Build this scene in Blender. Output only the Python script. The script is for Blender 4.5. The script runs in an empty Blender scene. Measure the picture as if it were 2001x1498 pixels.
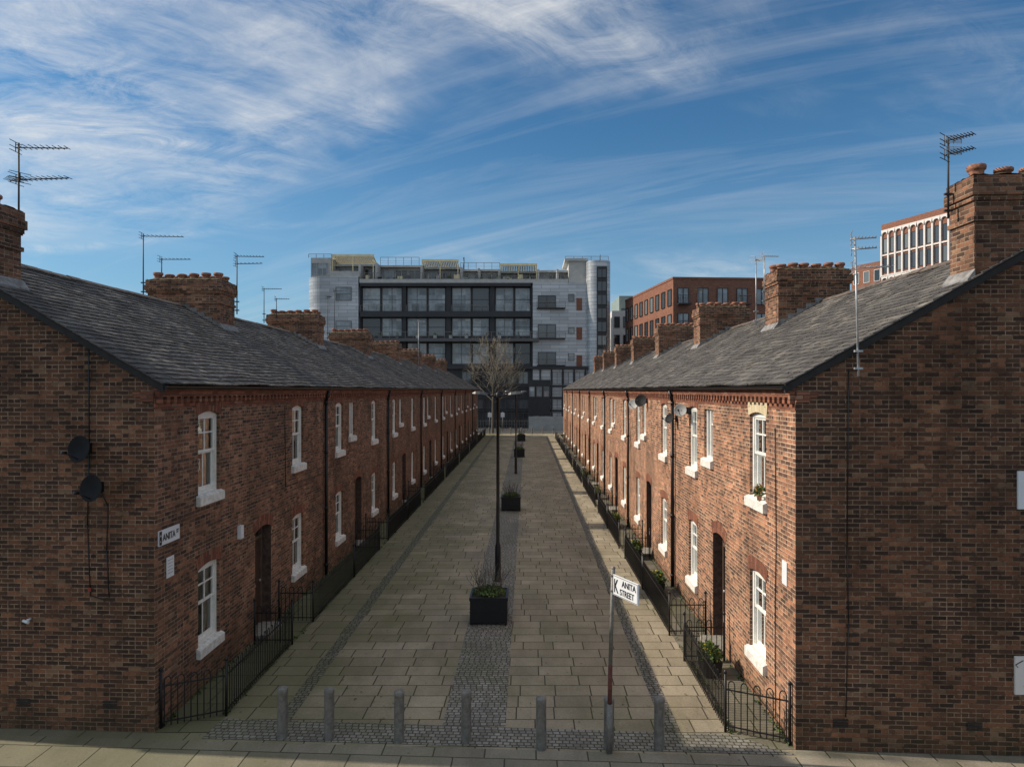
import bpy, math, random
from mathutils import Vector, Matrix
R = random.Random(11)
scene = bpy.context.scene
COL = scene.collection
CAMZ = 5.3

# ------------------------------------------------------------------ nodes
class NB:
    def __init__(s, nt):
        s.nt = nt
    def n(s, t, **kw):
        nd = s.nt.nodes.new(t)
        for k, v in kw.items():
            setattr(nd, k, v)
        return nd
    def L(s, a, b):
        s.nt.links.new(a, b)
    def setin(s, inp, v):
        if v is None: return
        if isinstance(v, bpy.types.NodeSocket): s.L(v, inp)
        else: inp.default_value = v
    def m(s, op, a, b=None, c=None, clamp=False):
        nd = s.n('ShaderNodeMath', operation=op, use_clamp=clamp)
        s.setin(nd.inputs[0], a); s.setin(nd.inputs[1], b)
        if c is not None: s.setin(nd.inputs[2], c)
        return nd.outputs[0]
    def noise(s, vec, scale, detail=3, rough=0.55, dist=0.0):
        nd = s.n('ShaderNodeTexNoise')
        if vec is not None: s.L(vec, nd.inputs['Vector'])
        nd.inputs['Scale'].default_value = scale
        nd.inputs['Detail'].default_value = detail
        nd.inputs['Roughness'].default_value = rough
        nd.inputs['Distortion'].default_value = dist
        return nd.outputs['Fac']
    def ramp(s, fac, stops, interp='LINEAR'):
        nd = s.n('ShaderNodeValToRGB')
        cr = nd.color_ramp; cr.interpolation = interp
        while len(cr.elements) < len(stops): cr.elements.new(0.5)
        for e, (p, c) in zip(cr.elements, stops):
            e.position = p
            e.color = (c[0], c[1], c[2], 1) if not isinstance(c, (int, float)) else (c, c, c, 1)
        s.L(fac, nd.inputs[0])
        return nd.outputs[0]
    def mix(s, fac, a, b, blend='MIX'):
        nd = s.n('ShaderNodeMixRGB', blend_type=blend)
        for i, v in enumerate((fac, a, b)):
            if isinstance(v, bpy.types.NodeSocket): s.L(v, nd.inputs[i])
            elif isinstance(v, (int, float)):
                nd.inputs[i].default_value = v if i == 0 else (v, v, v, 1)
            else: nd.inputs[i].default_value = (v[0], v[1], v[2], 1)
        return nd.outputs[0]
    def mr(s, v, a, b, c=0.0, d=1.0, smooth=True):
        nd = s.n('ShaderNodeMapRange')
        if smooth: nd.interpolation_type = 'SMOOTHSTEP'
        s.setin(nd.inputs[0], v)
        for i, x in enumerate((a, b, c, d)): s.setin(nd.inputs[i + 1], x)
        return nd.outputs[0]
    def comb(s, x, y, z=0.0):
        nd = s.n('ShaderNodeCombineXYZ')
        for i, v in enumerate((x, y, z)): s.setin(nd.inputs[i], v)
        return nd.outputs[0]
    def sep(s, v):
        nd = s.n('ShaderNodeSeparateXYZ'); s.L(v, nd.inputs[0])
        return nd.outputs[0], nd.outputs[1], nd.outputs[2]

def newmat(name):
    m = bpy.data.materials.new(name); m.use_nodes = True
    nt = m.node_tree
    N = NB(nt)
    bs = nt.nodes['Principled BSDF']
    return m, N, bs

def simple(name, col, rough=0.6, metal=0.0, var=0.25, scale=6.0, bump=0.0, spec=0.4):
    m, N, bs = newmat(name)
    geo = N.n('ShaderNodeNewGeometry')
    f = N.noise(geo.outputs['Position'], scale, 5, 0.65)
    c = N.mix(N.mr(f, 0.3, 0.7), [x * (1 - var) for x in col], [min(1, x * (1 + var)) for x in col])
    N.L(c, bs.inputs['Base Color'])
    bs.inputs['Roughness'].default_value = rough
    bs.inputs['Metallic'].default_value = metal
    bs.inputs['Specular IOR Level'].default_value = spec
    if bump > 0:
        b = N.n('ShaderNodeBump'); b.inputs['Strength'].default_value = bump; b.inputs['Distance'].default_value = 0.01
        f2 = N.noise(geo.outputs['Position'], scale * 8, 4)
        N.L(f2, b.inputs['Height']); N.L(b.outputs[0], bs.inputs['Normal'])
    return m

def cells(N, w, h, joint, header=False, rand_off=False, wob=0.004, wobscale=14):
    tc = N.n('ShaderNodeTexCoord'); uv = tc.outputs['UV']
    oi = N.n('ShaderNodeObjectInfo')
    u, v, _ = N.sep(uv)
    nz = N.n('ShaderNodeTexNoise'); N.L(uv, nz.inputs['Vector']); nz.inputs['Scale'].default_value = wobscale
    nz.inputs['Detail'].default_value = 2
    r, g, b_ = N.sep(nz.outputs['Color'])
    u = N.m('ADD', u, N.m('MULTIPLY', N.m('SUBTRACT', r, 0.5), wob * 2))
    v = N.m('ADD', v, N.m('MULTIPLY', N.m('SUBTRACT', g, 0.5), wob * 2))
    vv = N.m('DIVIDE', v, h)
    row = N.m('FLOOR', vv); fv = N.m('SUBTRACT', vv, row)
    weff = w
    if header:
        ish = N.m('LESS_THAN', N.m('FLOORED_MODULO', row, 4.0), 0.5)
        weff = N.m('MULTIPLY', w, N.m('SUBTRACT', 1.0, N.m('MULTIPLY', ish, 0.5)))
    if rand_off:
        wn0 = N.n('ShaderNodeTexWhiteNoise', noise_dimensions='1D'); N.L(row, wn0.inputs['W'])
        off = wn0.outputs['Value']
    else:
        off = N.m('MULTIPLY', N.m('FLOORED_MODULO', row, 2.0), 0.5)
    uu = N.m('ADD', N.m('DIVIDE', u, weff), off)
    col = N.m('FLOOR', uu); fu = N.m('SUBTRACT', uu, col)
    du = N.m('MULTIPLY', N.m('MINIMUM', fu, N.m('SUBTRACT', 1.0, fu)), weff)
    dv = N.m('MULTIPLY', N.m('MINIMUM', fv, N.m('SUBTRACT', 1.0, fv)), h)
    d = N.m('MINIMUM', du, dv)
    mask = N.mr(d, joint * 0.38, joint * 0.72)
    wn = N.n('ShaderNodeTexWhiteNoise', noise_dimensions='3D')
    N.L(N.comb(col, row, N.m('FLOOR', N.m('MULTIPLY', oi.outputs['Random'], 997.0))), wn.inputs['Vector'])
    return wn.outputs['Value'], wn.outputs['Color'], mask, uv

def brickmat(name, stops, mortar, gain=(1, 1, 1), header=True, stain=True, joint=0.0125, spread=0.80, soot=0.6):
    m, N, bs = newmat(name)
    rnd, rc, mask, uv = cells(N, 0.206, 0.067, joint, header=header, wob=0.0045, wobscale=11)
    geo = N.n('ShaderNodeNewGeometry'); pos = geo.outputs['Position']
    big = N.noise(pos, 0.6, 6, 0.65)
    fac = N.m('ADD', N.m('MULTIPLY', rnd, spread), N.m('MULTIPLY', N.m('SUBTRACT', big, 0.5), 0.9), clamp=False)
    fac = N.m('ADD', fac, 0.08, clamp=True)
    base = N.ramp(fac, stops)
    fine = N.noise(pos, 60, 4, 0.75)
    base = N.mix(1.0, base, N.ramp(fine, [(0.25, 0.65), (0.75, 1.35)]), 'MULTIPLY')
    _, rg, _b = N.sep(rc)
    base = N.mix(N.m('MULTIPLY', N.m('GREATER_THAN', rg, 0.955), 0.4), base, (0.36, 0.26, 0.18))
    md = N.noise(pos, 2.2, 5, 0.7)
    mcol = N.mix(N.mr(md, 0.32, 0.66), [x * 0.5 for x in mortar], mortar)
    mf = N.noise(pos, 13, 4, 0.7)
    mcol = N.mix(N.m('MULTIPLY', N.mr(mf, 0.50, 0.62), soot), mcol, (0.07, 0.05, 0.038))
    c = N.mix(mask, mcol, base)
    if stain:
        px, py, z = N.sep(pos)
        sv = N.noise(N.comb(N.m('MULTIPLY', px, 1.3), N.m('MULTIPLY', py, 1.3), N.m('MULTIPLY', z, 0.6)), 1.0, 7, 0.70)
        c = N.mix(1.0, c, N.ramp(sv, [(0.3, 0.56), (0.5, 0.97), (0.72, 1.3)]), 'MULTIPLY')
        damp = N.m('MULTIPLY', N.mr(z, 0.9, 0.0), N.mr(md, 0.3, 0.7))
        c = N.mix(N.m('MULTIPLY', damp, 0.6), c, (0.045, 0.045, 0.025))
        ef = N.noise(pos, 1.7, 6, 0.75)
        c = N.mix(N.m('MULTIPLY', N.mr(ef, 0.6, 0.78), 0.16), c, (0.38, 0.30, 0.22))
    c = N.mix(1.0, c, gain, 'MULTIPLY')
    N.L(c, bs.inputs['Base Color'])
    bs.inputs['Roughness'].default_value = 0.88
    bs.inputs['Specular IOR Level'].default_value = 0.2
    b = N.n('ShaderNodeBump'); b.inputs['Strength'].default_value = 0.8; b.inputs['Distance'].default_value = 0.010
    h = N.m('ADD', mask, N.m('ADD', N.m('MULTIPLY', fine, 0.6), N.m('MULTIPLY', rnd, 0.5)))
    N.L(h, b.inputs['Height']); N.L(b.outputs[0], bs.inputs['Normal'])
    return m

BST = [(0.0, (0.055, 0.038, 0.033)), (0.22, (0.095, 0.060, 0.048)), (0.5, (0.165, 0.093, 0.066)),
       (0.75, (0.245, 0.128, 0.084)), (0.92, (0.34, 0.18, 0.115)), (1.0, (0.46, 0.28, 0.19))]
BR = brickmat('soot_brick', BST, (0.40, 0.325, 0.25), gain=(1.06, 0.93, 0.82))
BRS = brickmat('sunlight_toned_brick', BST, (0.50, 0.41, 0.32), gain=(1.48, 1.28, 1.12), soot=0.5)  # left terrace's brick palette brightened: sunlight put into the right facade's colour
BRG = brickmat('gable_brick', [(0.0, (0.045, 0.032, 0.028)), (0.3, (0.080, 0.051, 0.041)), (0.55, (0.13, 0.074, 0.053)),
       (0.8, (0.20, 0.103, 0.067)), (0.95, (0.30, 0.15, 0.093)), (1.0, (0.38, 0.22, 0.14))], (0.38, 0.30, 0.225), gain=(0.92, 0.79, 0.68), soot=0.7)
RED = brickmat('red_brick', [(0.0, (0.14, 0.055, 0.036)), (0.4, (0.22, 0.086, 0.052)), (0.8, (0.30, 0.12, 0.07)), (1.0, (0.37, 0.16, 0.10))],
               (0.16, 0.10, 0.075), header=False, stain=False, joint=0.010)
CREAM = brickmat('cream_brick', [(0.0, (0.56, 0.46, 0.29)), (1.0, (0.72, 0.60, 0.40))], (0.48, 0.39, 0.27), header=False, stain=False, joint=0.008)
BGB = brickmat('new_brick', [(0.0, (0.20, 0.085, 0.055)), (1.0, (0.30, 0.135, 0.088))], (0.28, 0.18, 0.14), header=False, stain=False, joint=0.01)

def slatemat():
    m, N, bs = newmat('roof_slate')
    geo = N.n('ShaderNodeNewGeometry'); pos = geo.outputs['Position']
    rp = geo.outputs['Random Per Island']
    c = N.ramp(rp, [(0.0, (0.078, 0.072, 0.068)), (0.35, (0.096, 0.089, 0.084)), (0.7, (0.118, 0.110, 0.102)), (0.95, (0.150, 0.137, 0.122)), (1.0, (0.22, 0.195, 0.168))])
    n1 = N.noise(pos, 24, 5, 0.75)
    c = N.mix(1.0, c, N.ramp(n1, [(0.3, 0.62), (0.7, 1.42)]), 'MULTIPLY')
    n2 = N.noise(pos, 1.1, 5, 0.65)
    c = N.mix(1.0, c, N.ramp(n2, [(0.35, 0.78), (0.65, 1.22)]), 'MULTIPLY')
    n3 = N.noise(pos, 7, 6, 0.75)
    c = N.mix(N.m('MULTIPLY', N.mr(n3, 0.57, 0.68), 0.5), c, (0.17, 0.145, 0.08))
    n4 = N.noise(pos, 3.1, 4, 0.7)
    c = N.mix(N.m('MULTIPLY', N.mr(n4, 0.58, 0.75), 0.25), c, (0.24, 0.21, 0.17))
    N.L(c, bs.inputs['Base Color']); bs.inputs['Roughness'].default_value = 0.85
    bs.inputs['Specular IOR Level'].default_value = 0.15
    b = N.n('ShaderNodeBump'); b.inputs['Strength'].default_value = 0.6; b.inputs['Distance'].default_value = 0.01
    N.L(n1, b.inputs['Height']); N.L(b.outputs[0], bs.inputs['Normal'])
    return m
SLATE = slatemat()

def pavemat(name, w, h, joint, stops, jcol, bump=0.5, rand=True, moss=0.5, mosscol=(0.115, 0.118, 0.05), wob=0.003):
    m, N, bs = newmat(name)
    rnd, rc, mask, uv = cells(N, w, h, joint, rand_off=rand, wob=wob)
    geo = N.n('ShaderNodeNewGeometry'); pos = geo.outputs['Position']
    c = N.ramp(rnd, stops)
    f = N.noise(pos, 28, 5, 0.75)
    c = N.mix(1.0, c, N.ramp(f, [(0.25, 0.70), (0.75, 1.28)]), 'MULTIPLY')
    px, py, pz = N.sep(pos)
    g = N.noise(N.comb(px, N.m('MULTIPLY', py, 0.35), pz), 0.9, 6, 0.68)
    c = N.mix(1.0, c, N.ramp(g, [(0.3, 0.66), (0.5, 0.95), (0.72, 1.22)]), 'MULTIPLY')
    g2 = N.noise(pos, 0.5, 6, 0.72)
    side = N.mr(px, -1.0, -6.0, 0.0, 0.35)
    mk_ = N.m('MULTIPLY', N.mr(N.m('ADD', g2, side), 0.40, 0.8), moss)
    c = N.mix(mk_, c, mosscol)
    jn = N.mix(N.mr(g2, 0.4, 0.6), jcol, [x * 0.5 for x in mosscol])
    c = N.mix(mask, jn, c)
    stn = N.noise(pos, 9, 3, 0.5)
    c = N.mix(N.m('MULTIPLY', N.mr(stn, 0.68, 0.73), 0.5), c, (0.07, 0.065, 0.05))
    N.L(c, bs.inputs['Base Color'])
    N.L(N.ramp(g, [(0.3, 0.65), (0.7, 0.9)]), bs.inputs['Roughness'])
    bs.inputs['Specular IOR Level'].default_value = 0.25
    b = N.n('ShaderNodeBump'); b.inputs['Strength'].default_value = bump; b.inputs['Distance'].default_value = 0.012
    hh = N.m('ADD', N.m('MULTIPLY', mask, 1.0), N.m('ADD', N.m('MULTIPLY', f, 0.35), N.m('MULTIPLY', rnd, 0.3)))
    N.L(hh, b.inputs['Height']); N.L(b.outputs[0], bs.inputs['Normal'])
    return m
PAVE = pavemat('lane_pavers', 0.62, 0.44, 0.019, [(0.0, (0.27, 0.226, 0.158)), (0.5, (0.315, 0.265, 0.188)), (1.0, (0.375, 0.318, 0.23))], (0.055, 0.045, 0.03), moss=0.65)
FLAG = pavemat('street_flags', 0.75, 0.6, 0.018, [(0.0, (0.21, 0.185, 0.14)), (0.5, (0.25, 0.222, 0.17)), (1.0, (0.30, 0.255, 0.20))], (0.05, 0.045, 0.035), moss=0.5)
SETT = pavemat('granite_setts', 0.105, 0.092, 0.016, [(0.0, (0.19, 0.175, 0.155)), (0.5, (0.24, 0.225, 0.20)), (1.0, (0.31, 0.29, 0.26))], (0.07, 0.064, 0.045), bump=0.7, moss=0.45, wob=0.006)
CHAN = pavemat('drain_setts', 0.105, 0.092, 0.018, [(0.0, (0.14, 0.13, 0.118)), (0.5, (0.185, 0.173, 0.155)), (1.0, (0.25, 0.235, 0.21))], (0.055, 0.05, 0.035), bump=0.7, moss=0.5, wob=0.006)
STRIP = pavemat('garden_strip_paving', 0.6, 0.6, 0.02, [(0.0, (0.12, 0.11, 0.08)), (1.0, (0.21, 0.19, 0.145))], (0.03, 0.035, 0.02), moss=0.7)
ASPH = simple('asphalt', (0.055, 0.055, 0.055), 0.85, var=0.2, scale=3, bump=0.5)
WHITE = simple('white_paint', (0.78, 0.76, 0.70), 0.5, var=0.08, scale=9)
SILL = simple('painted_sill', (0.70, 0.67, 0.61), 0.65, var=0.2, scale=11, bump=0.3)
BLACK = simple('black_iron', (0.010, 0.010, 0.011), 0.42, var=0.2)
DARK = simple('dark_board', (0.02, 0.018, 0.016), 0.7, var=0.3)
REVEAL = simple('shade_toned_reveal', (0.085, 0.053, 0.040), 0.9, var=0.4, scale=9)  # door recess sides coloured dark to stand in for shade
DFRAME = simple('door_frame_brown', (0.13, 0.085, 0.06), 0.55, var=0.15)
TERRA = simple('terracotta', (0.30, 0.135, 0.085), 0.85, var=0.4, scale=14, bump=0.4)
RIDGE = simple('ridge_tile', (0.13, 0.10, 0.082), 0.85, var=0.4, scale=7, bump=0.5)
LEAD = simple('lead_flashing', (0.22, 0.21, 0.20), 0.7, var=0.35, scale=9, bump=0.3)
MOSS = simple('mossy_mortar', (0.09, 0.08, 0.045), 0.95, var=0.6, scale=22, bump=1.0)
STEEL = simple('galvanised_steel', (0.19, 0.178, 0.16), 0.55, 0.3, var=0.25, scale=14)
ALU = simple('aerial_metal', (0.03, 0.028, 0.027), 0.6, 0.0, var=0.3)
ALUP = simple('bright_aluminium', (0.40, 0.40, 0.40), 0.4, 0.4, var=0.3)
RUST = simple('rusty_red_steel', (0.12, 0.04, 0.028), 0.8, var=0.35, scale=20)
DISHG = simple('grey_dish', (0.013, 0.013, 0.014), 0.7, var=0.2, spec=0.2)
DISHW = simple('pale_dish', (0.34, 0.34, 0.33), 0.6, var=0.1)
LHEAD = simple('lamp_casing', (0.10, 0.10, 0.10), 0.4, 0.2, var=0.1)
SOIL = simple('soil', (0.04, 0.028, 0.018), 0.95, var=0.4, scale=30, bump=1)
CURT = simple('curtain_cloth', (0.72, 0.66, 0.55), 0.9, var=0.2, scale=4)
BLIND = simple('roller_blind', (0.74, 0.71, 0.63), 0.8, var=0.08)
BARK = simple('bark', (0.12, 0.10, 0.075), 0.9, var=0.35, scale=12, bump=0.6)
TWIG = simple('twigs', (0.19, 0.16, 0.12), 0.9, var=0.35, scale=3)
STONE = simple('step_stone', (0.27, 0.25, 0.21), 0.85, var=0.25, scale=12, bump=0.5)
CHAR = simple('charcoal_cladding', (0.032, 0.033, 0.038), 0.4, var=0.15, scale=0.8)
CONC = simple('pale_concrete', (0.46, 0.46, 0.44), 0.8, var=0.12, scale=1.5)
CANV = simple('yellow_canopy', (0.82, 0.70, 0.42), 0.7, var=0.12, scale=2)
LETTER = simple('sign_black', (0.01, 0.01, 0.012), 0.5, var=0.1)
SIGNW = simple('sign_white', (0.72, 0.73, 0.74), 0.4, var=0.05)
PRINT = simple('small_print', (0.30, 0.30, 0.31), 0.6, var=0.1)
PALE = simple('pale_render', (0.66, 0.62, 0.58), 0.7, var=0.08, scale=0.6)
YEL = simple('yellow_petals', (0.55, 0.42, 0.04), 0.6, var=0.2, scale=40)
ORA = simple('orange_petals', (0.55, 0.20, 0.03), 0.6, var=0.2, scale=40)
REDP = simple('red_box', (0.30, 0.05, 0.03), 0.5, var=0.1)
HOARD = simple('grey_hoarding', (0.36, 0.38, 0.37), 0.6, var=0.12, scale=1)
OLIVE = simple('olive_render', (0.24, 0.29, 0.26), 0.6, var=0.1, scale=1)

def leafmat():
    m, N, bs = newmat('leaf_green')
    geo = N.n('ShaderNodeNewGeometry')
    c = N.ramp(geo.outputs['Random Per Island'], [(0.0, (0.03, 0.055, 0.012)), (0.6, (0.08, 0.13, 0.03)), (1.0, (0.16, 0.2, 0.05))])
    N.L(c, bs.inputs['Base Color']); bs.inputs['Roughness'].default_value = 0.6
    return m
LEAF = leafmat()

def doormat_():
    m, N, bs = newmat('door_paint')
    oi = N.n('ShaderNodeObjectInfo')
    c = N.ramp(oi.outputs['Random'], [(0.0, (0.07, 0.04, 0.028)), (0.25, (0.08, 0.03, 0.02)), (0.5, (0.03, 0.035, 0.05)), (0.7, (0.03, 0.045, 0.03)), (0.85, (0.10, 0.055, 0.035))], 'CONSTANT')
    N.L(c, bs.inputs['Base Color']); bs.inputs['Roughness'].default_value = 0.4
    return m
DOORM = doormat_()

def glassmat():
    m = bpy.data.materials.new('window_glass'); m.use_nodes = True
    nt = m.node_tree; N = NB(nt)
    for nd in list(nt.nodes): nt.nodes.remove(nd)
    out = N.n('ShaderNodeOutputMaterial')
    tr = N.n('ShaderNodeBsdfTransparent'); tr.inputs[0].default_value = (0.78, 0.80, 0.78, 1)
    gl = N.n('ShaderNodeBsdfGlossy'); gl.inputs['Roughness'].default_value = 0.02
    gl.inputs[0].default_value = (0.9, 0.93, 0.95, 1)
    lw = N.n('ShaderNodeFresnel'); lw.inputs[0].default_value = 1.6
    f = N.m('ADD', N.m('MULTIPLY', lw.outputs[0], 1.2), 0.05, clamp=True)
    mx = N.n('ShaderNodeMixShader'); N.L(f, mx.inputs[0]); N.L(tr.outputs[0], mx.inputs[1]); N.L(gl.outputs[0], mx.inputs[2])
    geo = N.n('ShaderNodeNewGeometry')
    b = N.n('ShaderNodeBump'); b.inputs['Strength'].default_value = 0.15; b.inputs['Distance'].default_value = 0.02
    N.L(N.noise(geo.outputs['Position'], 2.5, 1), b.inputs['Height']); N.L(b.outputs[0], gl.inputs['Normal'])
    N.L(mx.outputs[0], out.inputs[0])
    return m
GLASS = glassmat()

def bgglass():
    m, N, bs = newmat('apartment_glass')
    oi = N.n('ShaderNodeObjectInfo'); geo = N.n('ShaderNodeNewGeometry')
    tc = N.n('ShaderNodeTexCoord')
    u, v, _ = N.sep(tc.outputs['UV'])
    wn = N.n('ShaderNodeTexWhiteNoise', noise_dimensions='2D')
    N.L(N.comb(N.m('FLOOR', N.m('DIVIDE', u, 1.15)), N.m('FLOOR', N.m('DIVIDE', v, 1.3))), wn.inputs['Vector'])
    f = N.m('ADD', N.m('MULTIPLY', wn.outputs['Value'], 0.7), N.m('MULTIPLY', oi.outputs['Random'], 0.3))
    c = N.ramp(f, [(0.0, (0.06, 0.075, 0.085)), (0.4, (0.19, 0.225, 0.25)), (0.75, (0.34, 0.38, 0.40)), (1.0, (0.52, 0.54, 0.53))])
    nn_ = N.noise(geo.outputs['Position'], 0.9, 4, 0.6)
    c = N.mix(1.0, c, N.ramp(nn_, [(0.35, 0.6), (0.65, 1.25)]), 'MULTIPLY')
    N.L(c, bs.inputs['Base Color']); bs.inputs['Roughness'].default_value = 0.08
    bs.inputs['Specular IOR Level'].default_value = 0.9
    return m
BGG = bgglass()
def darkglass():
    m, N, bs = newmat('dark_glass')
    oi = N.n('ShaderNodeObjectInfo')
    c = N.ramp(oi.outputs['Random'], [(0.0, (0.02, 0.024, 0.028)), (0.7, (0.06, 0.07, 0.08)), (1.0, (0.2, 0.22, 0.22))])
    N.L(c, bs.inputs['Base Color']); bs.inputs['Roughness'].default_value = 0.06; bs.inputs['Specular IOR Level'].default_value = 0.8
    return m
DKG = darkglass()

def cladmat():
    m, N, bs = newmat('silver_cladding')
    rnd, rc, mask, uv = cells(N, 2.6, 0.52, 0.05, wob=0.0)
    geo = N.n('ShaderNodeNewGeometry')
    c = N.ramp(rnd, [(0.0, (0.40, 0.415, 0.43)), (0.6, (0.46, 0.475, 0.49)), (1.0, (0.56, 0.57, 0.58))])
    g = N.noise(geo.outputs['Position'], 0.15, 5, 0.6)
    c = N.mix(1.0, c, N.ramp(g, [(0.3, 0.75), (0.7, 1.15)]), 'MULTIPLY')
    c = N.mix(mask, (0.22, 0.23, 0.245), c)
    N.L(c, bs.inputs['Base Color']); bs.inputs['Roughness'].default_value = 0.38; bs.inputs['Metallic'].default_value = 0.4
    return m
CLAD = cladmat()

# ------------------------------------------------------------------ mesh builder
class MB:
    def __init__(s):
        s.v = []; s.f = []; s.m = []; s.uv = []; s.sm = []
    def q(s, pts, mat=0, uv=None, sm=False):
        b = len(s.v); s.v += [tuple(p) for p in pts]
        s.f.append(tuple(range(b, b + len(pts)))); s.m.append(mat); s.uv.append(uv); s.sm.append(sm)
    def box(s, x0, x1, y0, y1, z0, z1, mat=0):
        if x0 > x1: x0, x1 = x1, x0
        if y0 > y1: y0, y1 = y1, y0
        s.hexa([(x0, y0, z0), (x1, y0, z0), (x1, y1, z0), (x0, y1, z0), (x0, y0, z1), (x1, y0, z1), (x1, y1, z1), (x0, y1, z1)], mat)
    def hexa(s, p, mat=0, skip=()):
        b = len(s.v); s.v += [tuple(q) for q in p]
        for i, fc in enumerate(((0, 3, 2, 1), (4, 5, 6, 7), (0, 1, 5, 4), (1, 2, 6, 5), (2, 3, 7, 6), (3, 0, 4, 7))):
            if i in skip: continue
            s.f.append(tuple(b + k for k in fc)); s.m.append(mat); s.uv.append(None); s.sm.append(False)
    def tube(s, p0, p1, r0, r1=None, n=8, mat=0, caps=True):
        if r1 is None: r1 = r0
        p0 = Vector(p0); p1 = Vector(p1); d = p1 - p0
        if d.length < 1e-6: return
        d.normalize()
        a = d.orthogonal().normalized(); c = d.cross(a)
        b = len(s.v)
        for p, r in ((p0, r0), (p1, r1)):
            for i in range(n):
                t = 2 * math.pi * i / n
                s.v.append(tuple(p + a * (r * math.cos(t)) + c * (r * math.sin(t))))
        for i in range(n):
            j = (i + 1) % n
            s.f.append((b + i, b + j, b + n + j, b + n + i)); s.m.append(mat); s.uv.append(None); s.sm.append(n > 4)
        if caps:
            s.f.append(tuple(b + n + i for i in range(n))); s.m.append(mat); s.uv.append(None); s.sm.append(False)
            s.f.append(tuple(b + n - 1 - i for i in range(n))); s.m.append(mat); s.uv.append(None); s.sm.append(False)
    def path(s, pts, r, n=5, mat=0):
        for a, b in zip(pts[:-1], pts[1:]): s.tube(a, b, r, r, n, mat, True)
    def lathe(s, prof, c=(0, 0, 0), n=16, mat=0, axis=None):
        b = len(s.v)
        if axis is None: M = Matrix.Identity(3)
        else:
            z = Vector(axis).normalized(); x = z.orthogonal().normalized(); y = z.cross(x)
            M = Matrix((x, y, z)).transposed()
        c = Vector(c)
        for r, z in prof:
            for i in range(n):
                t = 2 * math.pi * i / n
                s.v.append(tuple(c + M @ Vector((r * math.cos(t), r * math.sin(t), z))))
        for k in range(len(prof) - 1):
            for i in range(n):
                j = (i + 1) % n
                s.f.append((b + k * n + i, b + k * n + j, b + (k + 1) * n + j, b + (k + 1) * n + i)); s.m.append(mat); s.uv.append(None); s.sm.append(True)
    def prism(s, pts, z0, z1, mat=0, top=None):
        n = len(pts)
        for i in range(n):
            a = pts[i]; b = pts[(i + 1) % n]
            s.q([(a[0], a[1], z0), (b[0], b[1], z0), (b[0], b[1], z1), (a[0], a[1], z1)], mat)
        s.q([(p[0], p[1], z1) for p in pts], mat if top is None else top)
        s.q([(p[0], p[1], z0) for p in reversed(pts)], mat)
    def mesh(s, name, mats):
        me = bpy.data.meshes.new(name); me.from_pydata(s.v, [], s.f)
        for m in mats: me.materials.append(m)
        uvl = me.uv_layers.new(name='UVMap')
        me.polygons.foreach_set('material_index', s.m)
        me.polygons.foreach_set('use_smooth', s.sm)
        vs = [Vector(v) for v in s.v]
        data = []
        for fi, f in enumerate(s.f):
            if s.uv[fi] is not None:
                for u in s.uv[fi]: data += [u[0], u[1]]
                continue
            p = [vs[i] for i in f]
            n = (p[1] - p[0]).cross(p[2] - p[0])
            if len(p) > 3: n = (p[2] - p[0]).cross(p[3] - p[1])
            ax, ay, az = abs(n.x), abs(n.y), abs(n.z)
            if az > ax and az > ay:
                for q in p: data += [q.x, q.y]
            elif ax >= ay:
                for q in p: data += [q.y, q.z]
            else:
                for q in p: data += [q.x, q.z]
        uvl.data.foreach_set('uv', data)
        me.update()
        return me

def link(o, parent=None, loc=(0, 0, 0), **props):
    COL.objects.link(o)
    if parent is not None: o.parent = parent
    o.location = loc
    for k, v in props.items(): o[k] = v
    return o
def mk(name, mb, mats, parent=None, loc=(0, 0, 0), **props):
    me = mb if isinstance(mb, bpy.types.Mesh) else mb.mesh(name, mats)
    return link(bpy.data.objects.new(name, me), parent, loc, **props)
def empty(name, loc, parent=None, **props):
    o = bpy.data.objects.new(name, None); o.empty_display_size = 0.3
    return link(o, parent, loc, **props)
def copy_tree(root, loc, **props):
    def rec(o, par):
        c = o.copy(); COL.objects.link(c)
        if par is not None: c.parent = par
        for ch in list(o.children): rec(ch, c)
        return c
    c = rec(root, None); c.location = loc
    for k, v in props.items(): c[k] = v
    return c

# ------------------------------------------------------------------ layout numbers (metres)
XL, XR = -5.78, 3.96
SK = 0.055
def frontY(x): return 10.69 - SK * x
YL0, YR0 = frontY(XL), frontY(XR)
PL, PR = 9.05, 8.35
YL1, YR1 = 20.1, 18.92
NL, NR = 7, 7
YLend = YL1 + NL * PL; YRend = YR1 + NR * PR
DEP = 7.5; HALF = 3.75
ZE, ZR, ZW = 5.39, 7.62, 5.30
OV = 0.16

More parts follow.
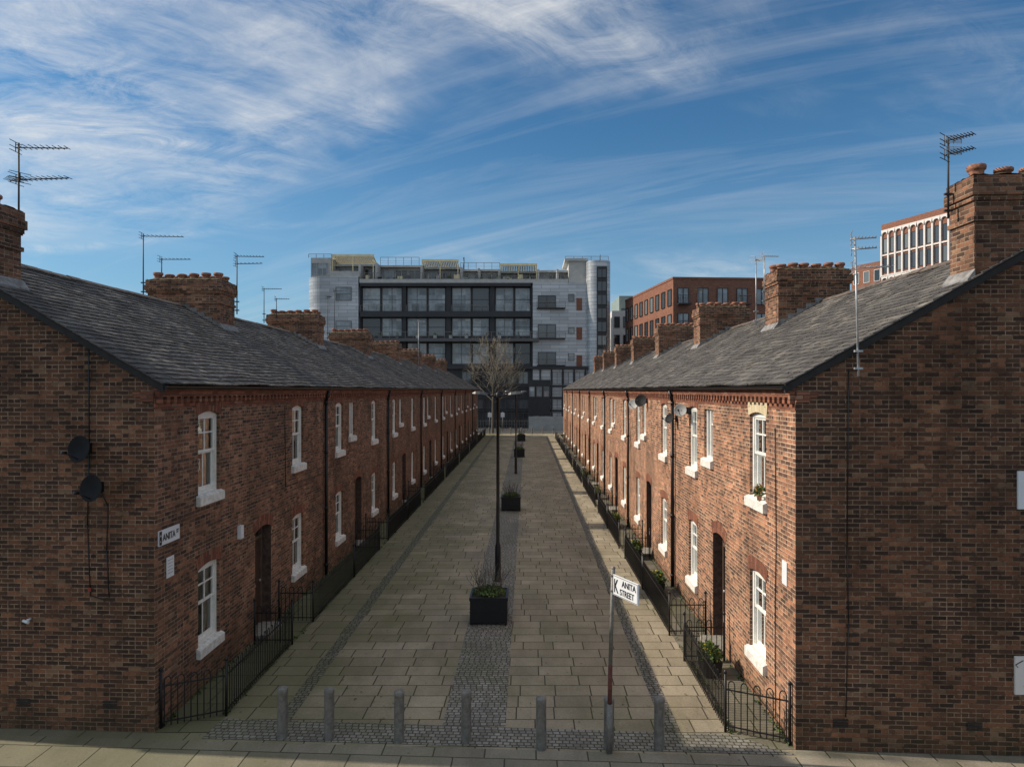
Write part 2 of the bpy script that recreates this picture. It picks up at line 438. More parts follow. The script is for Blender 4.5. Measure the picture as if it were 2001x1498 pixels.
# ------------------------------------------------------------------ windows
_wc = {}
def arc_z(y, w, h, rise):
    if rise <= 0: return h
    return h - rise * (2 * y / w) ** 2
def win_meshes(s, w, h, rise, variant):
    key = (s, w, h, rise, variant)
    if key in _wc: return _wc[key]
    F = MB(); t = 0.065; hw = w / 2; hh = h - rise
    def b(x0, x1, y0, y1, z0, z1): F.box(s * x0, s * x1, y0, y1, z0, z1)
    b(0.055, 0.14, -hw, -hw + t, 0, hh); b(0.055, 0.14, hw - t, hw, 0, hh)
    b(0.057, 0.14, -hw + t, hw - t, 0, 0.05); b(0.057, 0.14, -hw + t, hw - t, hh - 0.035, hh)
    if variant == 'casement':
        b(0.05, 0.13, -0.03, 0.03, 0.05, hh - 0.035)
        b(0.064, 0.12, -hw + t, -0.03, hh * 0.68, hh * 0.68 + 0.04)
    else:
        mid = h * 0.5; k = 0.042
        i0, i1 = -hw + t, hw - t
        b(0.075, 0.112, i0, i0 + k, mid, hh - 0.035); b(0.075, 0.112, i1 - k, i1, mid, hh - 0.035)
        b(0.077, 0.112, i0 + k, i1 - k, mid, mid + 0.045); b(0.077, 0.112, i0 + k, i1 - k, hh - 0.075, hh - 0.035)
        b(0.085, 0.109, -0.014, 0.014, mid + 0.045, hh - 0.075)
        zz = (mid + hh) / 2
        b(0.087, 0.107, i0 + k, -0.014, zz, zz + 0.026); b(0.087, 0.107, 0.014, i1 - k, zz, zz + 0.026)
        b(0.113, 0.138, i0, i0 + k, 0.05, mid + 0.02); b(0.113, 0.138, i1 - k, i1, 0.05, mid + 0.02)
        b(0.115, 0.138, i0 + k, i1 - k, 0.05, 0.12); b(0.115, 0.138, i0 + k, i1 - k, mid - 0.03, mid + 0.02)
        b(0.118, 0.134, -0.014, 0.014, 0.12, mid - 0.03)
    if rise > 0:
        n = 8
        for i in range(n):
            a = -hw + w * i / n; c = -hw + w * (i + 1) / n
            F.q([(s * 0.06, a, hh), (s * 0.06, c, hh), (s * 0.06, c, arc_z(c, w, h, rise)), (s * 0.06, a, arc_z(a, w, h, rise))])
    G = MB()
    if variant == 'casement':
        G.q([(s * 0.10, -hw + t, 0.05), (s * 0.10, hw - t, 0.05), (s * 0.10, hw - t, hh - 0.035), (s * 0.10, -hw + t, hh - 0.035)])
    else:
        G.q([(s * 0.10, -hw + t, mid), (s * 0.10, hw - t, mid), (s * 0.10, hw - t, hh - 0.035), (s * 0.10, -hw + t, hh - 0.035)])
        G.q([(s * 0.126, -hw + t, 0.05), (s * 0.126, hw - t, 0.05), (s * 0.126, hw - t, mid), (s * 0.126, -hw + t, mid)])
    S = MB(); e = 0.07
    S.hexa([(s * -0.075, -hw - e, -0.18), (s * 0.002, -hw - e, -0.18), (s * 0.002, hw + e, -0.18), (s * -0.075, hw + e, -0.18),
            (s * -0.075, -hw - e, -0.03), (s * 0.002, -hw - e, 0.005), (s * 0.002, hw + e, 0.005), (s * -0.075, hw + e, -0.03)])
    S.box(s * 0.002, s * 0.074, -hw + 0.002, hw - 0.002, -0.05, 0.004)
    C = MB()
    def folds(y0, y1, z0, z1, mat=0):
        n = max(4, int((y1 - y0) / 0.035))
        for i in range(n):
            a = y0 + (y1 - y0) * i / n; c = y0 + (y1 - y0) * (i + 1) / n
            xa = 0.18 + 0.025 * (i % 2); xc = 0.18 + 0.025 * ((i + 1) % 2)
            C.q([(s * xa, a, z0), (s * xc, c, z0), (s * xc, c, z1), (s * xa, a, z1)], mat)
    if variant == 'curtain':
        folds(-hw, -hw + w * 0.33, 0, hh); folds(hw - w * 0.33, hw, 0, hh)
    elif variant == 'net':
        folds(-hw, hw, 0, hh)
    else:
        C.q([(s * 0.17, -hw, hh * 0.4), (s * 0.17, hw, hh * 0.4), (s * 0.17, hw, hh), (s * 0.17, -hw, hh)], 1)
    r = (F.mesh('window', [WHITE]), G.mesh('glass', [GLASS]), S.mesh('sill', [SILL]), C.mesh('curtain', [CURT, BLIND]))
    _wc[key] = r
    return r
def add_window(root, s, yc, z0, w, h, rise, variant):
    F, G, S, C = win_meshes(s, w, h, rise, variant)
    o = mk('window', F, None, root, (0, yc, z0))
    mk('glass', G, None, o); mk('sill', S, None, o); mk('curtain' if variant in ('curtain', 'net') else 'blind', C, None, o)
    return o

def add_lintel(root, s, yc, ztop, w, h, rise, mat, thick=0.22, label=None):
    M = MB(); n = 12; hw = w / 2 + 0.05
    def az(y): return ztop - rise * (2 * y / w) ** 2
    al = 0; lean = 0.12
    for i in range(n):
        a = -hw + 2 * hw * i / n; c = -hw + 2 * hw * (i + 1) / n
        pa = (a, az(a)); pc = (c, az(c)); qa = (a * (1 + lean), az(a) + thick); qc = (c * (1 + lean), az(c) + thick)
        ds = math.hypot(c - a, az(c) - az(a))
        M.q([(s * -0.008, pa[0], pa[1]), (s * -0.008, pc[0], pc[1]), (s * -0.008, qc[0], qc[1]), (s * -0.008, qa[0], qa[1])], 0,
            [(0.0, al), (0.0, al + ds), (0.203, al + ds), (0.203, al)])
        al += ds
    o = mk('arch_lintel', M, [mat], root, (0, yc, 0))
    if label: o['label'] = label
    return o

def pot_mesh():
    M = MB()
    M.lathe([(0.098, -0.03), (0.100, 0.07), (0.105, 0.10), (0.126, 0.11), (0.132, 0.125), (0.132, 0.16), (0.120, 0.175), (0.095, 0.175), (0.08, 0.05), (0.0, 0.04)], n=18)
    return M.mesh('chimney_pot', [TERRA])
POT = pot_mesh()

def add_chimney(root, s, x0, x1, y0, y1, k, ztop, pots_rows, npots, first):
    M = MB()
    def ring(g, z0, z1, mat=0, gx0=None):
        pts = [(s * (x0 - g), y0 - g + k * x0), (s * (x1 + g), y0 - g + k * x1), (s * (x1 + g), y1 + g + k * x1), (s * (x0 - g), y1 + g + k * x0)]
        M.prism(pts, z0, z1, mat)
    ring(0, 5.9, ztop - 0.05)
    ring(0.03, ztop - 0.66, ztop - 0.59)
    ring(0.035, ztop - 0.36, ztop - 0.29)
    ring(0.065, ztop - 0.29, ztop - 0.14)
    ring(0.04, ztop - 0.14, ztop)
    nx, ny = 26, 10
    P = {}
    for i in range(nx + 1):
        for j in range(ny + 1):
            u = i / nx; v = j / ny
            lx = x0 - 0.03 + (x1 - x0 + 0.06) * u; ly = y0 - 0.03 + (y1 - y0 + 0.06) * v + k * lx
            e = min(u * (x1 - x0), (1 - u) * (x1 - x0), v * (y1 - y0), (1 - v) * (y1 - y0))
            P[i, j] = (s * lx, ly, ztop + 0.003 + min(0.04, e * 0.4) + R.uniform(0, 0.025))
    for i in range(nx):
        for j in range(ny):
            M.q([P[i, j], P[i + 1, j], P[i + 1, j + 1], P[i, j + 1]], 1)
    def roofz(lx):
        return ZE + (ZR - ZE) * (lx + OV) / (HALF + OV) if lx < HALF else ZR - (ZR - ZE) * (lx - HALF) / (HALF + OV)
    zf = roofz(x0)
    M.hexa([(s * (x0 - 0.12), y0 - 0.03 + k * x0, zf - 0.06), (s * (x0 - 0.012), y0 - 0.03 + k * x0, zf), (s * (x0 - 0.012), y1 + 0.03 + k * x0, zf), (s * (x0 - 0.12), y1 + 0.03 + k * x0, zf - 0.06),
            (s * (x0 - 0.12), y0 - 0.03 + k * x0, zf - 0.03), (s * (x0 - 0.008), y0 - 0.03 + k * x0, zf + 0.12), (s * (x0 - 0.008), y1 + 0.03 + k * x0, zf + 0.12), (s * (x0 - 0.12), y1 + 0.03 + k * x0, zf - 0.03)], 2)
    if not first:
        n = 5
        for yy, sg in ((y0, -1), (y1, 1)):
            for i in range(n):
                a = x0 + (HALF - x0) * i / n; b = x0 + (HALF - x0) * (i + 1) / n
                M.q([(s * a, yy + sg * 0.008, roofz(a) - 0.02), (s * b, yy + sg * 0.008, roofz(b) - 0.02), (s * b, yy + sg * 0.008, roofz(b) + 0.07), (s * a, yy + sg * 0.008, roofz(b) + 0.07)], 2)
    ch = mk('chimney', M, [BR, MOSS, LEAD], root)
    for r in range(pots_rows):
        for i in range(npots):
            lx = x0 + (x1 - x0) * (i + 0.5) / npots + R.uniform(-0.02, 0.02)
            ly = y0 + (y1 - y0) * (r + 0.5) / pots_rows + k * lx
            p = mk('chimney_pot', POT, None, ch, (s * lx, ly, ztop + 0.04))
            p.rotation_euler = (R.uniform(-0.06, 0.06), R.uniform(-0.06, 0.06), 0)
            p.scale = (1, 1, R.uniform(0.8, 1.2))
    return ch

def build_house(s, X0, Y0, L, k, first, wins, door, cfg, label):
    root = empty('terraced_house', (X0, Y0, 0), label=label, category='house', group='brick terraced houses lining the lane')
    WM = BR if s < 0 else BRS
    W = MB()
    ops = []
    for (yc, w, z0, h, rise, var, lin) in wins: ops.append((yc, w, z0, z0 + h, rise, 0.13, 0))
    dy = door
    ops.append((dy, 0.94, 0.06, 2.34, 0.09, 0.28, 3))
    ys = sorted(set([0, L] + [o[0] - o[1] / 2 for o in ops] + [o[0] + o[1] / 2 for o in ops]))
    zs = sorted(set([0, ZW] + [o[2] for o in ops] + [o[3] for o in ops]))
    for a, b in zip(ys[:-1], ys[1:]):
        for c, d in zip(zs[:-1], zs[1:]):
            my, mz = (a + b) / 2, (c + d) / 2
            if any(abs(my - o[0]) < o[1] / 2 and o[2] < mz < o[3] for o in ops): continue
            W.q([(0, a, c), (0, b, c), (0, b, d), (0, a, d)])
    for (yc, w, z0, z1, rise, dp, rm) in ops:
        hw = w / 2; n = 8
        def az(y): return z1 - rise * (2 * (y) / w) ** 2
        for sg in (-1, 1):
            y = yc + sg * hw
            W.q([(0, y, z0), (s * dp, y, z0), (s * dp, y, z1 - rise), (0, y, z1 - rise)], rm, uv=[(0, z0), (dp, z0), (dp, z1 - rise), (0, z1 - rise)])
        W.q([(0, yc - hw, z0), (0, yc + hw, z0), (s * dp, yc + hw, z0), (s * dp, yc - hw, z0)])
        for i in range(n):
            a = -hw + w * i / n; c = -hw + w * (i + 1) / n
            W.q([(0, yc + a, az(a)), (0, yc + c, az(c)), (0, yc + c, z1), (0, yc + a, z1)])
            W.q([(0, yc + a, az(a)), (0, yc + c, az(c)), (s * dp, yc + c, az(c)), (s * dp, yc + a, az(a))], rm)
    if first:
        n = 8
        for i in range(2 * n):
            a = DEP * i / (2 * n); b = DEP * (i + 1) / (2 * n)
            def rz(x): return ZE + (ZR - ZE) * (x + OV) / (HALF + OV) - 0.05 if x <= HALF else ZE + (ZR - ZE) * (DEP - x + OV) / (HALF + OV) - 0.05
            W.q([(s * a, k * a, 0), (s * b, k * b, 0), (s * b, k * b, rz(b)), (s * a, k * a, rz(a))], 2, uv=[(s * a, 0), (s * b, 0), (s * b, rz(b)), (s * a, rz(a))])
    W.q([(0, L, 0), (s * DEP, L, 0), (s * DEP, L, ZW), (s * HALF, L, ZR - 0.06), (0, L, ZW)])
    W.q([(s * DEP, k * DEP, 0), (s * DEP, L, 0), (s * DEP, L, ZW + 0.06), (s * DEP, k * DEP, ZW + 0.06)])
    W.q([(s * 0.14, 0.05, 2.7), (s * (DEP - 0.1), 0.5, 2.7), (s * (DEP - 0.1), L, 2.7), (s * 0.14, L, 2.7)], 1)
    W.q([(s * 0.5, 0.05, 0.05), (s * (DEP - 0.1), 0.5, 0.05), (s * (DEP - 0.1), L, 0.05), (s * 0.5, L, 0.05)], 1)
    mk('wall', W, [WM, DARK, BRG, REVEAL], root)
    Rf = MB()
    ang = math.atan2(ZR - ZE, HALF + OV); ca, sa = math.cos(ang), math.sin(ang)
    SL = (HALF + OV) / ca
    def sag(y, d): return -0.04 * math.sin(math.pi * min(max(y / L, 0), 1)) * math.sin(math.pi * d / SL) + 0.015 * math.sin(y * 2.1 + d) * math.sin(math.pi * min(max(y / L, 0), 1))
    def RP(y, d, lift):
        lx = -OV + d * ca - lift * sa; z = ZE + d * sa + lift * ca + sag(y, d)
        return (s * lx, y, z)
    rows = 28; ex = SL / rows; sw = 0.22
    for r in range(rows):
        d0 = r * ex; d1 = d0 + ex * 1.25
        lxm = -OV + d0 * ca
        ys0 = (k * lxm - 0.07) if first else 0.0
        y = ys0 - (sw / 2 if r % 2 else 0)
        while y < L:
            wj = sw * R.uniform(0.92, 1.08)
            a = max(y, ys0) + 0.004; b = min(y + wj, L) - 0.004
            y += wj
            if b - a < 0.03: continue
            j = R.uniform(-0.005, 0.005); slip = R.uniform(-0.010, 0.005) - (0.05 if R.random() < 0.006 else 0)
            l0 = 0.024 + R.uniform(0, 0.010); l1 = 0.006; tl = R.uniform(-0.004, 0.005)
            dd1 = min(d1, SL)
            p = [RP(a, d0 + slip + j, 0.0), RP(b, d0 + slip - j, 0.0), RP(b, dd1, -0.004), RP(a, dd1, -0.004),
                 RP(a, d0 + slip + j, l0 + tl), RP(b, d0 + slip - j, l0 - tl), RP(b, dd1, l1), RP(a, dd1, l1)]
            Rf.hexa(p, 0, skip=(0,))
    ka = (k * -OV - 0.05) if first else 0; kb = (k * HALF - 0.05) if first else 0; kc = (k * (DEP + OV) - 0.05) if first else 0
    nseg = 10
    for i in range(nseg):
        for j in range(8):
            def yy(t, d):
                st = (ka + (kb - ka) * d / SL); return st + (L - st) * t
            t0, t1 = i / nseg, (i + 1) / nseg; e0, e1 = SL * j / 8, SL * (j + 1) / 8
            Rf.q([RP(yy(t0, e0), e0, -0.01), RP(yy(t1, e0), e0, -0.01), RP(yy(t1, e1), e1, -0.01), RP(yy(t0, e1), e1, -0.01)], 1)
    Rf.q([(s * HALF, kb, ZR), (s * HALF, L, ZR), (s * (DEP + OV), L, ZE), (s * (DEP + OV), kc, ZE)], 0)
    y = kb
    while y < L - 0.01:
        b = min(y + 0.44, L); w_ = 0.12; lz = R.uniform(0, 0.014)
        zt = ZR + 0.05 + lz
        for sg in (-1, 1):
            Rf.hexa([(s * (HALF), y + 0.004, zt - 0.02), (s * (HALF + sg * w_), y + 0.004, zt - 0.095), (s * (HALF + sg * w_), b - 0.004, zt - 0.095), (s * HALF, b - 0.004, zt - 0.02),
                     (s * (HALF), y + 0.004, zt), (s * (HALF + sg * w_), y + 0.004, zt - 0.07), (s * (HALF + sg * w_), b - 0.004, zt - 0.07), (s * HALF, b - 0.004, zt)], 2)
        y = b
    if first:
        n = 10
        for i in range(n):
            for sd in (0, 1):
                a = -OV + (HALF + OV) * i / n; b = -OV + (HALF + OV) * (i + 1) / n
                za = ZE + (ZR - ZE) * (a + OV) / (HALF + OV); zb = ZE + (ZR - ZE) * (b + OV) / (HALF + OV)
                if sd: a, b = DEP - a, DEP - b
                Rf.hexa([(s * a, k * a - 0.045, za - 0.13), (s * b, k * b - 0.045, zb - 0.13), (s * b, k * b + 0.02, zb - 0.13), (s * a, k * a + 0.02, za - 0.13),
                         (s * a, k * a - 0.045, za - 0.015), (s * b, k * b - 0.045, zb - 0.015), (s * b, k * b + 0.02, zb - 0.015), (s * a, k * a + 0.02, za - 0.015)], 1)
    mk('roof', Rf, [SLATE, DARK, RIDGE], root)
    C = MB()
    C.box(s * -0.006, s * 0.01, 0.0, L - 0.002, 5.00, 5.09)
    C.box(s * -0.08, s * 0.01, -0.0, L - 0.002, 5.195, 5.27)
    C.box(s * -0.105, s * 0.01, -0.0, L - 0.002, 5.27, 5.335)
    y = 0.02
    while y < L - 0.12:
        C.box(s * -0.075, s * 0.01, y, y + 0.10, 5.09, 5.195); y += 0.222
    if first:
        for i in range(2):
            C.box(s * (0.0 + i * 0.001), s * (0.32 - i * 0.12), -0.05 + 0.012, 0.01 + k * 0.2, 5.12 + (1 - i) * 0.075, 5.195 + (1 - i) * 0.075)
    mk('cornice', C, [RED], root)
    C = MB(); C.box(s * -0.005, s * 0.008, 0.0, L - 0.002, 2.72, 2.79)
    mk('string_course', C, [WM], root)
    G = MB()
    y0 = -0.03 if first else 0.0
    n = 8
    for i in range(n):
        t0 = math.pi * i / n; t1 = math.pi * (i + 1) / n; r = 0.055; cx, cz = -0.155, 5.365
        a = (s * (cx - r * math.cos(t0)), cz - r * math.sin(t0)); b = (s * (cx - r * math.cos(t1)), cz - r * math.sin(t1))
        G.q([(a[0], y0, a[1]), (a[0], L, a[1]), (b[0], L, b[1]), (b[0], y0, b[1])], sm=False)
    G.box(s * -0.21, s * -0.106, y0, y0 + 0.01, 5.31, 5.37)
    mk('gutter', G, [BLACK], root)
    if not first:
        D = MB()
        D.tube((s * -0.075, 0.06, 0.05), (s * -0.075, 0.06, 5.00), 0.045, n=10)
        D.tube((s * -0.075, 0.06, 5.00), (s * -0.155, 0.06, 5.28), 0.045, n=10)
        for z in (0.3, 1.9, 3.5, 4.9): D.tube((s * -0.075, 0.06, z), (s * -0.075, 0.06, z + 0.09), 0.056, n=10)
        mk('drainpipe', D, [BLACK], root)
    for (yc, w, z0, h, rise, var, lin) in wins:
        add_window(root, s, yc, z0, w, h, rise, var)
        if lin == 'cream': add_lintel(root, s, yc, z0 + h, w, h, rise, CREAM, 0.29, 'cream painted brick arch')
        elif lin: add_lintel(root, s, yc, z0 + h, w, h, rise, RED)
    add_lintel(root, s, dy, 2.34, 0.94, 2.3, 0.09, RED, 0.24)
    D = MB()
    x = 0.24
    D.box(s * x, s * (x + 0.04), dy - 0.40, dy + 0.40, 0.10, 2.0)
    for (a, b, c, d) in ((-0.33, -0.05, 0.25, 0.9), (0.05, 0.33, 0.25, 0.9), (-0.33, -0.05, 1.05, 1.85), (0.05, 0.33, 1.05, 1.85)):
        D.box(s * (x - 0.018), s * x, dy + a, dy + b, c, d)
    D.box(s * (x - 0.04), s * (x + 0.05), dy - 0.47, dy - 0.40, 0.06, 2.25, 1); D.box(s * (x - 0.04), s * (x + 0.05), dy + 0.40, dy + 0.47, 0.06, 2.25, 1)
    D.box(s * (x - 0.04), s * (x + 0.05), dy - 0.40, dy + 0.40, 2.0, 2.07, 1)
    D.q([(s * (x + 0.02), dy - 0.40, 2.07), (s * (x + 0.02), dy + 0.40, 2.07), (s * (x + 0.02), dy + 0.40, 2.34), (s * (x + 0.02), dy - 0.40, 2.34)], 2)
    d = mk('door', D, [DOORM, DFRAME, GLASS], root)
    H = MB(); H.lathe([(0.0, 0.05), (0.03, 0.045), (0.033, 0.02), (0.015, 0.01), (0.015, 0)], (s * (x - 0.0), dy + 0.36, 1.05), 10, 0, axis=(-s, 0, 0))
    H.box(s * (x - 0.026), s * (x - 0.019), dy - 0.13, dy + 0.13, 0.95, 1.0)
    mk('handle', H, [ALUP], d)
    S = MB(); S.box(s * -0.28, s * 0.24, dy - 0.46, dy + 0.46, 0.0, 0.09)
    mk('doorstep', S, [STONE], root)
    add_chimney(root, s, *cfg)
    return root

RI = 0.06
def wl(a, b, sm, va, vb, vc, vd, lin_a=True):
    r = [(a, 0.86, 3.44, 1.48, RI, va, lin_a), (b, 0.86, 3.44, 1.48, RI, vb, True),
         (a, 0.86, 0.77, 1.42, RI, vc, True), (b, 0.86, 0.77, 1.42, RI, vd, True)]
    if sm is not None: r.append((sm, 0.72, 3.80, 1.08, 0.0, 'casement', False))
    return r
hl1 = build_house(-1, XL, YL0, YL1 - YL0, SK, True, wl(12.9 - YL0, 17.9 - YL0, None, 'curtain', 'blind', 'curtain', 'net'), 15.55 - YL0,
                  (2.71, 4.7, 0.01, 0.75, SK, 8.28, 1, 5, True), 'end terraced house of sooty brick with satellite dishes on its gable')
hl = build_house(-1, XL, YL1, PL, 0.0, False, wl(1.75, 6.7, 3.3, 'net', 'curtain', 'blind', 'curtain'), 4.2,
                 (2.71, 4.7, -0.5, 0.5, 0.0, 8.34, 2, 6, False), 'two storey sooty brick terraced house with slate roof')
hr1 = build_house(1, XR, YR0, YR1 - YR0, -SK, True, wl(12.2 - YR0, 16.95 - YR0, 15.5 - YR0, 'curtain', 'net', 'curtain', 'blind', 'cream'), 14.65 - YR0,
                  (2.56, 4.5, 0.01, 0.6, -SK, 8.42, 1, 5, True), 'sunlit end terraced house with cream arch over an upper window')
hr = build_house(1, XR, YR1, PR, 0.0, False, wl(1.62, 6.4, 5.1, 'curtain', 'blind', 'net', 'curtain'), 4.15,
                 (2.56, 4.42, -0.5, 0.5, 0.0, 8.42, 2, 6, False), 'two storey sunlit brick terraced house with slate roof')
for i in range(1, NL): copy_tree(hl, (XL, YL1 + i * PL, 0))
for i in range(1, NR): copy_tree(hr, (XR, YR1 + i * PR, 0))

# ------------------------------------------------------------------ ground
def sheet(name, pts, z, mat, label, uvf=None):
    M = MB(); M.q([(p[0], p[1], z) for p in pts], 0, [uvf(p) for p in pts] if uvf else None)
    return mk(name, M, [mat], label=label, kind='structure', category='ground')
g = MB(); g.q([(-1500, -1500, -0.14), (1500, -1500, -0.14), (1500, 1500, -0.14), (-1500, 1500, -0.14)])
mk('ground', g, [ASPH], label='wide dark tarmac ground around the buildings', kind='structure', category='ground')
def skew_slab(name, x0, x1, o0, o1, zt, mat, label, thick=0.2):
    M = MB(); P = [(x0, frontY(x0) + o0), (x1, frontY(x1) + o0), (x1, frontY(x1) + o1), (x0, frontY(x0) + o1)]
    M.q([(p[0], p[1], zt) for p in P], 0, [(p[0], p[1] + SK * p[0]) for p in P])
    a, b = P[0], P[1]
    M.q([(a[0], a[1], zt - thick), (b[0], b[1], zt - thick), (b[0], b[1], zt), (a[0], a[1], zt)])
    return mk(name, M, [mat], label=label, kind='structure', category='pavement')
skew_slab('pavement', -45, 45, -2.6, -0.22, 0.0, FLAG, 'stone flag pavement crossing the end of the lane')
skew_slab('kerb', -45, 45, -2.75, -2.602, 0.0, STONE, 'stone kerb edging the flag pavement')
M = MB(); P = [(XL, YL0 - 0.22), (XR, YR0 - 0.22), (XR, 84.6), (XL, 84.6)]
M.q([(p[0], p[1], 0.0) for p in P]); M.q([(XL - 30, 84.6, 0), (XR + 30, 84.6, 0), (XR + 30, 87.0, 0), (XL - 30, 87.0, 0)])
mk('paving', M, [PAVE], label='concrete slab paving of the pedestrian lane', kind='structure', category='pavement')
for side in (-1, 1):
    M = MB()
    xa, xb = (-45, XL) if side < 0 else (XR, 45)
    M.q([(xa, frontY(xa) - 0.22, 0.0), (xb, frontY(xb) - 0.22, 0.0), (xb, frontY(xb) + 0.2, 0.0), (xa, frontY(xa) + 0.2, 0.0)], 0,
        [(xa, -0.22), (xb, -0.22), (xb, 0.2), (xa, 0.2)])
    mk('pavement', M, [FLAG], label='stone flags against the gable wall', kind='structure', category='pavement')
sheet('path', [(-1.34, 11.2), (-0.34, 11.2), (-0.34, 84), (-1.34, 84)], 0.004, SETT, 'strip of granite setts along the middle of the lane')
sheet('path', [(-4.04, 11.3), (-3.80, 11.3), (-3.80, 84), (-4.04, 84)], 0.004, CHAN, 'drainage channel of granite setts')
sheet('path', [(2.14, 11.0), (2.38, 11.0), (2.38, 80), (2.14, 80)], 0.004, CHAN, 'drainage channel of granite setts')
P = [(-4.95, frontY(-4.95) - 0.16), (XR - 0.05, frontY(XR) - 0.16), (XR - 0.8, frontY(3.16) + 0.40), (-4.9, frontY(-4.9) + 0.50)]
sheet('path', P, 0.008, SETT, 'band of granite setts around the bollards', lambda p: (p[0], p[1] + SK * p[0]))
sheet('path', [(XL, YL0), (-4.9, YL0), (-4.9, YLend), (XL, YLend)], 0.005, STRIP, 'mossy strip between railings and house walls')
sheet('path', [(3.14, YR0), (XR, YR0), (XR, YRend), (3.14, YRend)], 0.005, STRIP, 'mossy strip between railings and house walls')

# ------------------------------------------------------------------ railings
def railing_mesh(pts):
    M = MB()
    H = 0.74
    for (a, b) in zip(pts[:-1], pts[1:]):
        a = Vector((a[0], a[1], 0)); b = Vector((b[0], b[1], 0)); L = (b - a).length; d = (b - a) / L
        for z in (0.10, H - 0.08): M.tube(a + Vector((0, 0, z)), b + Vector((0, 0, z)), 0.014, n=4)
        n = max(2, int(L / 0.09)); n += n % 2
        for i in range(n):
            p = a + d * (L * (i + 0.5) / n)
            M.tube(p + Vector((0, 0, 0.03)), p + Vector((0, 0, H)), 0.0095, n=4)
        for i in range(0, n - 1, 1):
            if i % 2: continue
            p = a + d * (L * (i + 0.5) / n); q = a + d * (L * (i + 1.5) / n); r = (q - p).length / 2; c = (p + q) / 2
            pr = [c + d * (-r * math.cos(t)) + Vector((0, 0, H + r * 1.3 * math.sin(t))) for t in [math.pi * j / 6 for j in range(7)]]
            M.path([tuple(x) for x in pr], 0.0095, 4)
    for p in pts:
        M.tube((p[0], p[1], 0), (p[0], p[1], 0.90), 0.022, n=6)
        M.lathe([(0.022, 0.90), (0.032, 0.92), (0.026, 0.95), (0.0, 0.97)], (p[0], p[1], 0), 8)
    return M.mesh('iron_railing', [BLACK])
def rail(me, loc):
    return mk('iron_railing', me, None, None, loc, label='low black iron railing with hooped top before a house', category='railing', group='black railings along the houses')
ro = 0.88
def rails_for(s, X0, Y0, L, dy, first, n, P):
    x = -s * ro
    if first:
        m1 = railing_mesh([(-s * 0.04, 0.12), (x, 0.55), (x, dy - 0.75), (-s * 0.1, dy - 0.75)])
    else:
        m1 = railing_mesh([(x, 0.06), (x, dy - 0.75), (-s * 0.1, dy - 0.75)])
    m2 = railing_mesh([(-s * 0.1, dy + 0.7), (x, dy + 0.7), (x, L - 0.06)])
    for i in range(n):
        rail(m1, (X0, Y0 + i * P, 0)); rail(m2, (X0, Y0 + i * P, 0))
rails_for(-1, XL, YL0, YL1 - YL0, 15.55 - YL0, True, 1, 0)
rails_for(-1, XL, YL1, PL, 4.2, False, NL, PL)
rails_for(1, XR, YR0, YR1 - YR0, 14.65 - YR0, True, 1, 0)
rails_for(1, XR, YR1, PR, 4.15, False, NR, PR)

# ------------------------------------------------------------------ bollards
B = MB()
B.lathe([(0.076, 0.0), (0.076, 0.70), (0.078, 0.705), (0.078, 0.745), (0.070, 0.762), (0.035, 0.775), (0.0, 0.778)], n=20)
bm = B.mesh('bollard', [STEEL])
for x, o in ((-3.74, -0.06), (-3.01, -0.06), (-1.93, -0.09), (-0.92, -0.02), (0.21, -0.18), (1.21, -0.12), (1.95, -0.09)):
    o_ = mk('bollard', bm, None, None, (x, frontY(x) + o, 0.0), label='grey steel bollard standing in the sett band', category='bollard', group='bollards across the lane entrance')
    o_.rotation_euler = (R.uniform(-0.015, 0.015), R.uniform(-0.02, 0.02), R.uniform(0, 6))
for i in range(7):
    mk('bollard', bm, None, None, (-4.6 + i * 1.3, 86.0, 0.0), label='grey bollard at the far end of the lane', category='bollard', group='bollards at the far lane end')

# ------------------------------------------------------------------ street lamps
def lamp(x, y):
    root = empty('street_lamp', (x, y, 0), label='tall black street lamp with two arms between paving strips', category='street lamp', group='double headed street lamps')
    M = MB()
    M.lathe([(0.10, 0.0), (0.10, 0.06), (0.085, 0.08), (0.08, 0.95), (0.068, 1.02), (0.05, 1.08), (0.046, 3.0), (0.040, 5.02), (0.055, 5.03), (0.055, 5.20), (0.03, 5.23), (0.0, 5.25)], n=16)
    M.box(-0.03, 0.03, -0.087, -0.07, 0.3, 0.75)
    mk('pole', M, [BLACK], root)
    for sg in (-1, 1):
        A = MB(); A.path([(0.04 * sg, 0, 5.10), (0.2 * sg, 0, 5.17), (0.34 * sg, 0, 5.20)], 0.026, 8); mk('arm', A, [BLACK], root)
        Hd = MB()
        prof = [(0.0, 0.03, 0.03), (0.08, 0.08, 0.07), (0.22, 0.11, 0.085), (0.34, 0.095, 0.07), (0.43, 0.03, 0.02)]
        for i in range(len(prof) - 1):
            (a, wa, ta), (b, wb, tb) = prof[i], prof[i + 1]
            xa, xb = sg * (0.28 + a), sg * (0.28 + b)
            z = 5.17; za, zb = z + a * 0.08, z + b * 0.08
            Hd.q([(xa, -wa, za), (xb, -wb, zb), (xb, -wb * 0.5, zb + tb), (xa, -wa * 0.5, za + ta)], 0)
            Hd.q([(xa, -wa * 0.5, za + ta), (xb, -wb * 0.5, zb + tb), (xb, wb * 0.5, zb + tb), (xa, wa * 0.5, za + ta)], 0)
            Hd.q([(xa, wa, za), (xb, wb, zb), (xb, wb * 0.5, zb + tb), (xa, wa * 0.5, za + ta)], 0)
            Hd.q([(xa, -wa, za), (xb, -wb, zb), (xb, wb, zb), (xa, wa, za)], 0)
            Hd.q([(xa, -wa * 0.7, za - 0.012), (xb, -wb * 0.7, zb - 0.012), (xb, wb * 0.7, zb - 0.012), (xa, wa * 0.7, za - 0.012)], 1)
        mk('lamp_head', Hd, [LHEAD, DISHW], root)
    return root
